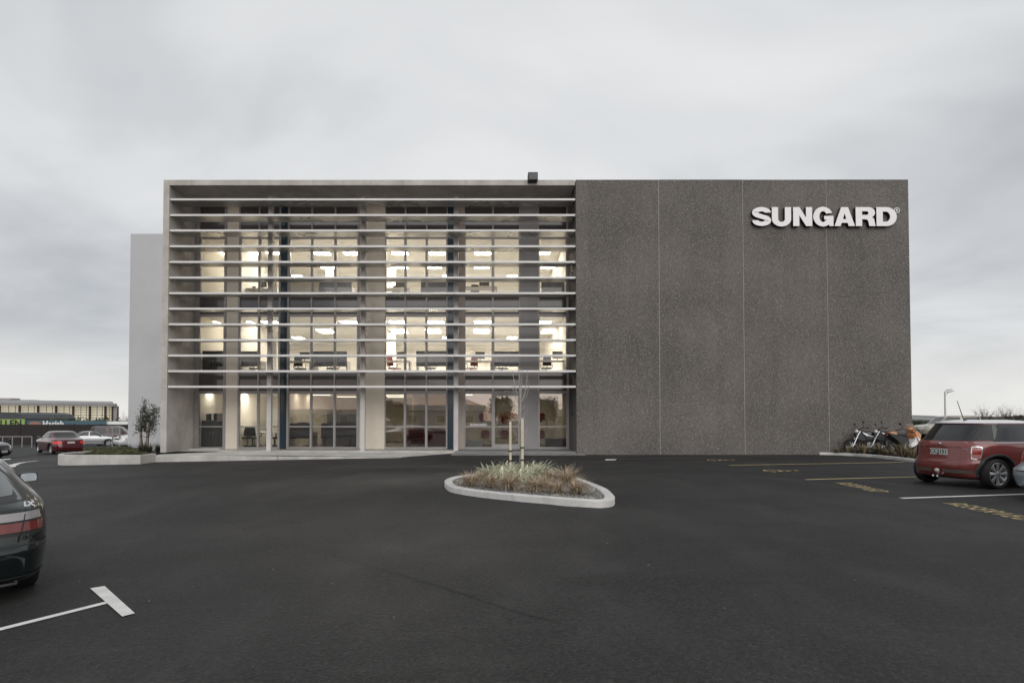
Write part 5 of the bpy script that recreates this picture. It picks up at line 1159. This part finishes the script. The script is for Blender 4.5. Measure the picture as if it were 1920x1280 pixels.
# ================================================================ MOTORCYCLES
def moto(loc, rz, lean, label, body_m, accent, scooter=False):
    t = empty('scooter' if scooter else 'motorcycle', loc, rz, label, 'scooter' if scooter else 'motorcycle', None); t.rotation_euler = (lean, 0, rz)
    rw_ = .25 if scooter else .30; wb = .62 if scooter else .70
    for x, nm in ((-wb, 'wheel'), (wb, 'wheel')):
        e = bpy.data.objects.new(nm, None); C.objects.link(e); e.parent = t; e.location = (x, 0, rw_)
        MB().lathe([(rw_ * .72, -.05), (rw_ * .9, -.06), (rw_, -.02), (rw_, .02), (rw_ * .9, .06), (rw_ * .72, .05), (rw_ * .72, -.05)], 30).build('tyre', M['rubber'], e)
        a = MB(); a.lathe([(rw_ * .72, -.03), (rw_ * .66, 0), (rw_ * .72, .03)], 30); a.lathe([(.12, -.012), (.12, .012)], 20); a.lathe([(.0, -.04), (.04, -.04), (.04, .04), (0, .04)], 12)
        for k in range(5): an = 2 * math.pi * k / 5; a.tube([(.03 * math.cos(an), 0, .03 * math.sin(an)), (rw_ * .68 * math.cos(an), 0, rw_ * .68 * math.sin(an))], .012, 5)
        a.build('rim', M['alloy'], e)
    top = Vector((wb - .30, 0, .92))
    a = MB()
    for s in (-1, 1): a.tube([(wb, s * .085, rw_), (wb - .22, s * .085, .78), top + Vector((0, s * .085, .0))], .022, 8)
    a.build('fork', M['chrome'], t)
    a = MB(); a.grid(lambda u, v: (wb + (rw_ + .025) * math.cos(R(20 + 130 * u)), (v - .5) * .13, rw_ + (rw_ + .025) * math.sin(R(20 + 130 * u)) - .02 * (2 * v - 1) ** 2), 12, 4); a.build('front_mudguard', body_m, t)
    a = MB(); a.tube([top + Vector((-.13, -.36, .10)), top + Vector((-.02, -.20, .13)), top + Vector((0, 0, .06)), top + Vector((-.02, .20, .13)), top + Vector((-.13, .36, .10))], .013, 8)
    for s in (-1, 1): a.tube([top + Vector((-.17, s * .42, .095)), top + Vector((-.12, s * .34, .10))], .02, 8)
    a.build('handlebar', M['dark'], t)
    for s in (-1, 1):
        a = MB(); a.tube([top + Vector((-.06, s * .26, .12)), top + Vector((.0, s * .33, .30))], .006, 5); a.ell(top + Vector((.0, s * .36, .33)), .02, .07, .04, 10, rot=Matrix.Rotation(.3 * s, 3, 'X')); a.build('mirror', M['dark'], t)
    a = MB(); a.ell(top + Vector((.10, 0, -.02)), .08, .10, .10, 14); a.build('headlight', M['lamp_clear'] if not scooter else body_m, t)
    if not scooter:
        a = MB(); a.ell((.10, 0, .80), .27, .14, .13, 16); a.build('fuel_tank', body_m, t)
        a = MB(); a.grid(lambda u, v: (-.12 - .62 * u, (v - .5) * (.26 - .1 * u), .80 + .07 * u * u + .04 * math.sin(math.pi * v)), 10, 6); a.grid(lambda u, v: (-.12 - .62 * u, (v - .5) * (.26 - .1 * u), .74 + .07 * u * u), 10, 6); a.build('seat', M['trim'], t)
        a = MB(); a.prism([(-.05, 0, .74), (-.78, 0, .84), (-.86, 0, .92), (-.72, 0, .74), (-.3, 0, .62)], (0, -.09, 0), (0, .09, 0)); a.build('tail_fairing', M['trim'], t)
        a = MB(); a.prism([(wb - .38, 0, .98), (wb - .12, 0, .86), (wb - .18, 0, .60), (.1, 0, .46), (.02, 0, .66)], (0, -.09, 0), (0, .09, 0)); a.build('fairing', M['trim'], t); a = MB(); a.prism([(-.1, 0, .66), (.2, 0, .72), (.36, 0, .88), (.02, 0, .74), (-.5, 0, .80)], (0, -.13, 0), (0, .13, 0)); a.build('side_cover', accent, t)
        a = MB(); a.box(-.22, .22, -.12, .12, .26, .58, bev=.04); a.lathe([(0, -.15), (.1, -.15), (.1, .15), (0, .15)], 16, 'Y', (-.05, 0, .36))
        for k in range(5): a.box(-.0, .2, -.13, .13, .50 + .03 * k, .51 + .03 * k)
        a.build('engine', M['engine'] if 'engine' in M else M.setdefault('engine', mat('engine_metal', (.22, .22, .22), .4, .8)), t)
        a = MB(); a.tube([(top.x, 0, top.z), (.2, .1, .66), (-.3, .12, .52), (-wb, .1, rw_)], .022, 8); a.tube([(top.x, 0, top.z), (.2, -.1, .66), (-.3, -.12, .52), (-wb, -.1, rw_)], .022, 8); a.tube([(-.3, .1, .52), (-.72, .08, .82)], .015, 6); a.tube([(-.3, -.1, .52), (-.72, -.08, .82)], .015, 6); a.build('frame', M['trim'], t)
        a = MB(); a.tube([(.15, -.13, .3), (-.1, -.15, .24), (-.45, -.16, .34), (-.85, -.17, .46)], [.02, .022, .045, .042], 10); a.tube([(.15, .13, .3), (-.1, .15, .24), (-.45, .16, .34), (-.85, .17, .46)], [.02, .022, .045, .042], 10); a.build('exhaust', M['chrome'], t)
    else:
        # leg shield, floor, under-seat body, seat
        a = MB(); a.grid(lambda u, v: (wb - .12 - .20 * v + .05 * math.cos((u - .5) * 3), (u - .5) * (.46 - .12 * v), .36 + .56 * v), 10, 8); a.prism([(wb - .16, 0, .94), (wb + .06, 0, .80), (wb - .02, 0, .60), (wb - .22, 0, .44), (wb - .34, 0, .80)], (0, -.14, 0), (0, .14, 0)); a.ell(top + Vector((.03, 0, .09)), .15, .15, .09, 14); a.build('front_cowl', body_m, t)
        a = MB(); a.prism([(wb - .22, 0, .74), (wb - .04, 0, .62), (wb - .14, 0, .46), (wb - .38, 0, .34), (.0, 0, .30), (-.02, 0, .40), (.24, 0, .52)], (0, -.16, 0), (0, .16, 0)); a.build('side_panel', accent, t)
        a = MB(); a.prism([(.06, 0, .36), (.04, 0, .66), (-.25, 0, .76), (-.80, 0, .86), (-.84, 0, .80), (-.55, 0, .62), (-.2, 0, .34)], (0, -.13, 0), (0, .13, 0)); a.build('rear_body', M['trim'], t)
        a = MB(); a.prism([(-.26, 0, .79), (-.60, 0, .93), (-.84, 0, .885), (-.80, 0, .865), (-.30, 0, .745)], (0, -.1, 0), (0, .1, 0)); a.build('rear_cowl', body_m, t)
        a = MB(); a.ell((-.22, 0, .80), .36, .15, .075, 16, rot=Matrix.Rotation(.12, 3, 'Y')); a.build('seat', M['trim'], t)
        a = MB(); a.box(-.30, .02, -.11, .11, .22, .42, bev=.04); a.tube([(-.2, -.14, .26), (-.8, -.17, .36)], [.03, .045], 10); a.build('engine', M['trim'], t)
        a = MB(); a.grid(lambda u, v: (top.x + .10 - .10 * v, (u - .5) * .26, top.z + .10 + .22 * v), 6, 6); a.build('windshield', M['cream'], t)
    a = MB(); a.tube([(.0, .12, .3), (-.05, .30, .01)], .012, 6); a.build('kickstand', M['dark'], t)
    a = MB(); a.ell((-.88 if not scooter else -.87, 0, .84 if not scooter else .80), .03, .06, .035, 10); a.build('tail_light', M['lamp_red'], t)
ORG = paint('orange_paint', (.55, .24, .09), .3, .1)
mz = .05
moto((plx(1634, 21.3), 21.3, mz), R(168), R(6), 'black motorcycle nearest the dark wall, handlebar to the left', BLK, SILV)
moto((plx(1672, 20.95), 20.95, mz), R(160), R(7), 'black and silver motorcycle between the other motorcycle and the scooter', BLK, SILV)
moto((plx(1698, 20.5), 20.5, mz), R(14), R(-5), 'orange and white scooter parked beside the motorcycles', ORG, WHITE, True)

# ================================================================ BACKGROUND LEFT
def bar(a, b, r, mi=0, mb=None): mb.tube([a, b], r, 6, mi)
# black fence
fe = empty('boundary_fence', at(60, 826, 62), 0, 'long black fence behind the parked cars on the left', 'fence')
fp = fe.location; a = MB()
for k in range(16):
    x0 = plx(-160, 62) + k * 2.0 * 1.55 - fp.x; a.box(x0, x0 + 3.05, -.03, .03, -.6, at(60, 795.5, 62).z - fp.z)
a.build('fence_panel', M['fence'] if 'fence' in M else M.setdefault('fence', noisy('black_fence', (.018, .014, .014), (.03, .024, .024), 3, .8)), fe)
a = MB()
for k in range(17): x0 = plx(-160, 62) + k * 3.1 - fp.x - .03; a.box(x0 - .05, x0 + .05, .035, .12, -.6, at(60, 795, 62).z - fp.z + .04)
a.build('fence_post', M['dark'], fe)
# low white rail
rl = empty('guard_rail', at(20, 829, 52), 0, 'low pale post and rail barrier in front of the black fence', 'barrier')
fp = rl.location
for z in (818.5,):
    a = MB(); z_ = at(20, z, 52).z - fp.z; a.tube([(-20, 0, z_), (at(60, 820, 52).x - fp.x, 0, z_)], .05, 8); a.build('rail', M['alu'], rl)
for k in range(9):
    a = MB(); x = at(60, 820, 52).x - fp.x - k * .95; a.tube([(x, 0, -.5), (x, 0, at(20, 818.5, 52).z - fp.z - .05)], .05, 8); a.build('post', M['alu'], rl)
# glazed hall
HY = 105
hx0, hx1 = plx(-140, HY), plx(219.5, HY)
hb_ = empty('glazed_hall', (hx1, HY, -1), 0, 'long two storey hall with cream glazing and dark columns on the left', 'building')
def hz_(py): return at(100, py, HY).z + 1
a = MB(); a.prism([(hx0 - hx1, .5, 0), (0, .5, 0), (-11.5, 15, 0), (hx0 - hx1 - 11.5, 15, 0)], (0, 0, -.5), (0, 0, hz_(761))); a.build('wall', M['hallwall'] if 'hallwall' in M else M.setdefault('hallwall', noisy('hall_grey', (.30, .27, .27), (.36, .33, .33), .3, .8)), hb_)
a = MB(); a.prism([(-.35, -.6, 0), (.4, -.6, 0), (-.4, .49, 0), (-.9, .49, 0)], (0, 0, -.5), (0, 0, hz_(756.5))); a.build('end_wall', M['hallwall'], hb_)
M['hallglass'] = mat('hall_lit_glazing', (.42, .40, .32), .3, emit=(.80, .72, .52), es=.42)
cols_px = [4, 41.5, 76, 109.5, 141.5, 172.5, 201.5, 215]
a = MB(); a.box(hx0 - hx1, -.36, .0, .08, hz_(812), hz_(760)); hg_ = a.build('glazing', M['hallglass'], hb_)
a = MB()
for i in range(len(cols_px) - 1):
    for f in (1, 2): 
        x = plx(cols_px[i] + (cols_px[i + 1] - cols_px[i]) * f / 3, HY) - hx1; a.box(x - .035, x + .035, -.08, -.001, hz_(812), hz_(760))
for py in (764, 768.5, 773, 778, 783, 789, 795, 801): a.box(hx0 - hx1, -.37, -.13, -.081, hz_(py) - .035, hz_(py) + .035)
a.build('glazing_bars', M['hallbar'] if 'hallbar' in M else M.setdefault('hallbar', mat('hall_bars', (.20, .18, .15), .6)), hb_)
for px in [-70, -34] + cols_px:
    a = MB(); x = plx(px, HY) - hx1; a.box(x - .16, x + .16, -.7, -.45, -.5, hz_(757)); a.build('column', M['hallcol'] if 'hallcol' in M else M.setdefault('hallcol', mat('hall_columns', (.035, .025, .022), .6)), hb_)
a = MB(); n = 20
a.grid(lambda u, v: ((hx0 - hx1) * (1 - u) + .1 * u - .76 * v * 16, -1.1 + v * 16, hz_(753.5 + 3.2 * u) + .9 * math.sin(v * math.pi) * (1 - .25 * u)), n, 10)
a.grid(lambda u, v: ((hx0 - hx1) * (1 - u) + .4 * u, -1.1, hz_(753.5 + 3.2 * u) - .55 * v), n, 1); a.grid(lambda u, v: ((hx0 - hx1) * (1 - u) + .1 * u - .76 * v * 16, -1.1 + v * 16, hz_(753.5 + 3.2 * u) - .55), n, 1)
a.build('roof', M.setdefault('hallroof', noisy('hall_roof', (.24, .23, .23), (.29, .28, .28), .3, .6)), hb_)
for px, w_ in ((3, 2.0), (22, .5), (35, .7), (52, .9)):
    a = MB(); x = plx(px, HY + 4) - hx1; a.box(x - w_, x + w_, 4, 6, hz_(752), hz_(744.5 if px == 3 else 748)); a.build('roof_vent', M['hallwall'], hb_)
# advertising hoardings on top of the fence
def hoarding(px0, px1, pyt, pyb, Y, m, label, txt=None, tm=None, size=1, tx=None, ty=None, name='hoarding'):
    p0 = at(px0, pyb, Y); p1 = at(px1, pyt, Y); t = empty(name, (p0.x, Y, p0.z), 0, label, 'hoarding')
    a = MB(); a.box(0, p1.x - p0.x, 0, .12, -.9, p1.z - p0.z); a.build('board', m, t)
    a = MB(); 
    for k in range(4): x = (p1.x - p0.x) * (.08 + .28 * k); a.box(x - .06, x + .06, .125, .25, -3, p1.z - p0.z - .1)
    a.build('support', M['dark'], t)
    if txt:
        me = text_mesh(txt, size, .01, .03, 1.05); q = at(tx, ty, Y); add_mesh('lettering', me, tm, t, Matrix.Translation((q.x - p0.x, -.02, q.z - p0.z)) @ Matrix.Rotation(R(90), 4, 'X'))
    return t
hoarding(-60, 46, 785.5, 796, 66, M.setdefault('lime', mat('lime_board', (.30, .42, .12), .6)), 'lime green hoarding with black letters above the black fence', 'ULLEN', M['dark'], 1.15, 14, 794)
hoarding(46.5, 198, 788, 796, 66.3, M.setdefault('teal', mat('teal_board', (.07, .13, .16), .6)), 'teal hoarding with white script above the black fence', 'Harish', M['white_vinyl'], .95, 100, 794.5)
hoarding(198.5, 243, 789.5, 796, 66.6, M['white_lam'], 'plain white hoarding near the white side wall')
q = at(64, 796, 66.1); a = MB(); a.prism([(.78 * math.cos(R(k * 15)), 0, .38 * math.sin(R(k * 15))) for k in range(13)], (0, -.05, 0), (0, .05, 0)); o = a.build('umbrella_emblem', M.setdefault('coral', mat('coral_paint', (.36, .17, .13), .6))); o.location = (q.x, 66.22, q.z); tag(o, 'coral half round emblem on the teal hoarding', 'emblem')
# low dark shed before the hall, hedge silhouettes
a = MB(); p0, p1 = at(-80, 790, 80), at(46, 772.5, 80); a.prism([(p0.x, 0, -2), (p1.x, 0, -2), (p1.x, 0, p1.z - .9), (p1.x - .5, 0, p1.z - .25), (p1.x - 1.6, 0, p1.z), (p0.x, 0, p1.z + .1)], (0, 80, 0), (0, 90, 0))
tag(a.build('shed', M.setdefault('shedm', noisy('dark_shed', (.05, .055, .06), (.07, .075, .08), 2, .6, 3))), 'low dark round shouldered shed in front of the glazed hall', 'shed')
def bush(c, rx, ry, rz, n, seed, m, label, name='bush', cat='bush', s0=.10, group=None):
    r = random.Random(seed); mb = MB(); cl_ = [(r.gauss(0, .45), r.gauss(0, .4), r.random() ** .7) for _ in range(9)]
    for k in range(n):
        q = cl_[k % 9]; x, y, z = [q[i] + r.gauss(0, .22) for i in range(3)]
        if z < 0: z = -z
        p = Vector((x * rx, y * ry, z * rz * .8)); a = r.uniform(0, 6.28); s = s0 * r.uniform(.6, 1.4)
        u_ = Vector((math.cos(a), math.sin(a), r.uniform(-1, 1))).normalized() * s; v_ = u_.orthogonal().normalized() * s * .6
        mb.add([p - u_, p + v_, p + u_, p - v_], [(0, 1, 2, 3)])
    o = mb.build(name, m, recalc=False); o.location = c; return tag(o, label, cat, group)
for i, (px, w_) in enumerate(((112, 4.5), (145, 4), (180, 3.5), (208, 3.0))):
    p = at(px, 800, 72); bush((p.x, 72, -.5), w_ * .5, .9, at(px, 783.5, 72).z + .4, 900, 40 + i, M['leafd'], f'dark clipped bush showing over the teal hoarding, {["first", "second", "third", "last"][i]} from the left', s0=.13, group='bushes behind the hoardings')
# posts with sign at left near parked cars
sgp = empty('site_sign', at(215, 826, 40), 0, 'pale signboard frame on two posts by the parked cars', 'sign'); fp = sgp.location; hh = at(215, 800, 40).z - fp.z
for dx in (-.16, .38):
    a = MB(); a.box(dx - .045, dx + .045, -.04, .04, -.4, hh - .051); a.build('post', M['alu'], sgp)
a = MB(); a.box(-.35, .60, -.04, .04, hh - .05, hh + .0); a.build('crossbar', M['alu'], sgp)
# grass verge behind the planter with pale kerb
mb = MB(); v0, v1, v2, v3 = (plx(172, 31), 31), (plx(212, 29.5), 28.5), (plx(222, 36), 36), (plx(188, 38), 38)
mb.grid(lambda u, v: (lambda p: (p.x, p.y, zg(p.x, p.y) + .11 + .05 * math.sin(u * 3.1) * math.sin(v * 3.1)))(Vector(v0).lerp(Vector(v1), u).lerp(Vector(v3).lerp(Vector(v2), u), v)), 12, 10)
tag(mb.build('grass_verge', M.setdefault('grass', noisy('verge_grass', (.05, .06, .02), (.12, .12, .05), 6, .95, 6, .6, 60))), kind='structure')
mb, _ = band([(v3[0] - .1, v3[1]), (v0[0] - .1, v0[1] - .1), (v1[0], v1[1] - .15)], .18, lambda x, y: zg(x, y) - .2, lambda x, y: zg(x, y) + .15); tag(mb.build('kerb_strip', M['kerb']), kind='structure')
# small post left
p = at(18, 833, 40); a = MB(); a.box(-.06, .06, -.06, .06, -.3, .85, bev=.01); a.ell((0, 0, .9), .09, .09, .12, 10); o = a.build('bollard', M['dark']); o.location = (p.x, p.y, zg(p.x, p.y)); tag(o, 'short dark bollard at the end of the pale rail', 'bollard')
# bare tree beyond the side wing
def bare_tree(loc, h, seed, label, depth=4, group=None, spread=.6, nb=4, m=None):
    t = empty('bare_tree', loc, 0, label, 'tree', group); rnd = random.Random(seed); a = MB(); a.tube([(0, 0, -.6), (0, 0, h * .12), (rnd.uniform(-.1, .1), 0, h * .22)], [h * .022, h * .018, h * .016], 7); a.build('trunk', m or M['bark_dark'], t)
    a = MB()
    for k in range(5):
        an = 2 * math.pi * k / 5 + rnd.uniform(-.4, .4); d = Vector((math.cos(an) * .62, math.sin(an) * .62, 1))
        branch(a, Vector((0, 0, h * (.12 + .02 * k))), d, h * rnd.uniform(.30, .40), h * .011, depth - 1, rnd, nb, .12, spread, seg=4, shr=.70)
    a.build('branches', m or M['bark_dark'], t); return t
M['twig'] = mat('winter_twigs', (.09, .07, .06), .9)
bare_tree((plx(231, 88), 88, -1.3), 4.6, 3, 'leafless tree between the glazed hall and the side wall', 4, m=M['twig'])
bare_tree((plx(246, 88), 89, -1.3), 4.6, 4, 'leafless tree partly hidden by the side wall', 4, m=M['twig'])

# ================================================================ BACKGROUND RIGHT
p = at(1772.5, 784, 78); lp = empty('lamp_post', (p.x, p.y, 0), 0, 'tall pale lamp post with twin floodlight heads on the right', 'lamp post'); ht = at(1772, 733.5, 78).z
a = MB(); a.tube([(0, 0, -.5), (0, 0, ht * .6), (0, 0, ht)], [.13, .11, .09], 10); a.build('pole', M['alu_pale'] if 'alu_pale' in M else M.setdefault('alu_pale', mat('galvanised_pole', (.52, .52, .52), .5, .3)), lp)
a = MB(); a.tube([(0, 0, ht - .6), (.3, 0, ht - .35), (.35, 0, ht)], .05, 6); a.build('arm', M['alu_pale'], lp)
for k, dz in enumerate((0.0, .28)):
    a = MB(); a.obox((.72 + .12 * k, -.1 + .4 * k, ht + dz - .05), .75, .4, .09, ry=-.22); a.build('lamp_head', M['alu'], lp)
for i, (px, h, Y, s) in enumerate(((1836, 5.0, 150, 2), (1850, 6.3, 150, 11), (1864, 5.9, 150, 12), (1879, 6.2, 150, 13), (1893, 6.7, 150, 14), (1907, 6.0, 150, 15), (1922, 6.0, 150, 16), (1936, 5.5, 150, 17))):
    bare_tree((plx(px, Y), Y + (i % 3), 0), h * 1.12, s, f'winter tree on the right horizon, {["first", "second", "third", "fourth", "fifth", "sixth", "seventh", "eighth"][i]} from the left', 5, 'bare trees on the right horizon', .7, 3, m=M['twig'])
# long hedge and dark bushes on the right horizon
def hedge(x0, x1, y, h, n, seed, m, label, s0=.25, dpt=1.5):
    r = random.Random(seed); mb = MB()
    for k in range(n):
        x = r.uniform(x0, x1); hh = h * (.86 + .10 * math.sin(x * .5) + .07 * math.sin(x * 1.9)); z = r.random() ** .6 * hh; p = Vector((x, y + r.uniform(-dpt, dpt) * .5, z)); a = r.uniform(0, 6.28); s = s0 * r.uniform(.5, 1.2)
        u_ = Vector((math.cos(a), math.sin(a) * .6, r.uniform(-1, 1))).normalized() * s; v_ = u_.orthogonal().normalized() * s * .7
        mb.add([p - u_, p + v_, p + u_, p - v_], [(0, 1, 2, 3)])
    mb.box(x0, x1, y + .1, y + .5, -.3, h * .74)
    return tag(mb.build('hedge', m, recalc=False), label, 'hedge')
hedge(plx(1700, 70), plx(1990, 70), 70, 1.62, 7000, 4, M['leafd'], 'dark trimmed hedge behind the motorcycles and the red hatchback', .16)
hedge(plx(1825, 130), plx(1990, 130), 130, 2.6, 3000, 5, M['twigh'] if 'twigh' in M else M.setdefault('twigh', noisy('brown_scrub', (.05, .042, .035), (.09, .075, .06), 2, .95)), 'brown scrubby hedge under the winter trees', .3)
p = at(1757, 812, 44); t = None
bg2 = at(1762, 812, 40)
tt, ss, bb = car('van', (plx(1775, 40), 40, 0), R(170), SUV, paint('beige_paint', (.35, .33, .27), .3, .1), 'beige van mostly hidden behind the red hatchback', 2.45, -1.15, .36, .82, rim=M['alloy'], spokes=5, cat='van'); details(tt, ss, SUV, 'suv')

# ================================================================ BEHIND THE CAMERA (seen mirrored in the glazing)
def leafy_tree(loc, h, r_, seed, label, m=M['leafd']):
    t = empty('leafy_tree', loc, 0, label, 'tree'); r = random.Random(seed); MB().tube([(0, 0, -.5), (.1, 0, h * .3), (0, .1, h * .6)], [.22, .16, .08], 8).build('trunk', M['bark_dark'], t); mb = MB()
    cs = [(r.uniform(-1, 1) * r_ * .75, r.uniform(-1, 1) * r_ * .75, h * r.uniform(.42, .92)) for _ in range(16)]
    for k in range(3800):
        c = cs[k % 16]; g = r_ * .26; p = Vector((c[0] + r.gauss(0, g), c[1] + r.gauss(0, g), c[2] + r.gauss(0, g * .8))); a = r.uniform(0, 6.28); s = r.uniform(.10, .2)
        u_ = Vector((math.cos(a), math.sin(a), r.uniform(-1, 1))).normalized() * s; v_ = u_.orthogonal().normalized() * s * .6
        mb.add([p - u_, p + v_, p + u_, p - v_], [(0, 1, 2, 3)])
    mb.build('crown', m, t, recalc=False)
def house(loc, wd, dp, h, rh, label, m):
    t = empty('house', loc, 0, label, 'house'); a = MB(); a.box(-wd / 2, wd / 2, -dp / 2, dp / 2, -.3, h); a.build('wall', m, t)
    a = MB(); e = .4; a.prism([(0, -dp / 2 - e, h - .1), (0, dp / 2 + e, h - .1), (0, 0, h + rh)], (-wd / 2 - e, 0, 0), (wd / 2 + e, 0, 0)); a.build('roof', M['roof'], t)
    for k in range(3):
        x = -wd / 2 + wd * (k + .5) / 3
        for z in ([1.0] if h < 4 else [1.0, 3.8]):
            a = MB(); a.box(x - .65, x + .65, dp / 2 + .001, dp / 2 + .06, z, z + 1.2); w_ = a.build('window', M['white_lam'], t); a = MB(); a.box(x - .58, x + .58, dp / 2 + .061, dp / 2 + .07, z + .07, z + 1.13); a.build('pane', M['carglass'], w_)
M['roof'] = noisy('roof_metal', (.10, .10, .11), (.14, .14, .15), 1, .6)
house((-7, -38, 0), 13, 8, 3.0, .9, 'grey gabled house across the road behind the viewer', M['render_white'])
house((12, -42, 0), 11, 8, 2.5, .8, 'single storey pale house across the road behind the viewer', M['cream'])
house((-27, -42, 0), 12, 8, 2.5, .8, 'single storey grey house farther along the road behind the viewer', M['grey_panel'])
leafy_tree((2.4, -33, 0), 5.0, 1.7, 1, 'tall leafy tree between the houses behind the viewer'); leafy_tree((-13.5, -30, 0), 4.1, 1.7, 2, 'leafy tree beside the grey house behind the viewer'); leafy_tree((8.5, -28, 0), 4.4, 1.8, 3, 'leafy tree in front of the pale house behind the viewer')

# wandering paving seam and a little litter on the asphalt
rnd = random.Random(77); ctrl = [G(375, 962), G(510, 1008), G(660, 1050), G(800, 1092), G(980, 1150), G(1070, 1172)]
path_ = []
for a, b in zip(ctrl, ctrl[1:]):
    n_ = 26
    for k in range(n_): path_.append(a.lerp(b, k / n_))
mb = MB(); prev = None
for i in range(len(path_) - 1):
    p, q = path_[i], path_[i + 1]; nn = Vector((-(q - p).y, (q - p).x, 0)).normalized(); w_ = .003 + .009 * rnd.random() ** 2; o = nn * rnd.gauss(0, .012)
    cur = (q + o - nn * w_, q + o + nn * w_)
    if prev and rnd.random() > .30: mb.add([(v.x, v.y, zg(v.x, v.y) + .004) for v in (prev[0], cur[0], cur[1], prev[1])], [(0, 1, 2, 3)])
    prev = cur
tag(mb.build('paving_seam', mat('paving_seam', (.018, .0175, .0175), .9)), kind='structure')
mb = MB()
for k in range(150):
    Y = rnd.uniform(4, 19); x = rnd.uniform(-.8, .8) * Y
    if x < -13 or in_poly(x, Y, ip): continue
    s_ = rnd.uniform(.006, .018); a = rnd.uniform(0, 6.28); u_ = Vector((math.cos(a), math.sin(a), .1)) * s_; v_ = Vector((-math.sin(a), math.cos(a), .3)) * s_ * .5; c = Vector((x, Y, zg(x, Y) + .010))
    mb.add([c - u_, c + v_, c + u_, c - v_], [(0, 1, 2, 3)])
tag(mb.build('litter', mat('leaf_litter', (.22, .19, .14), .9), recalc=False), 'tiny dry leaves and grit scattered on the asphalt', 'litter', kind='stuff')
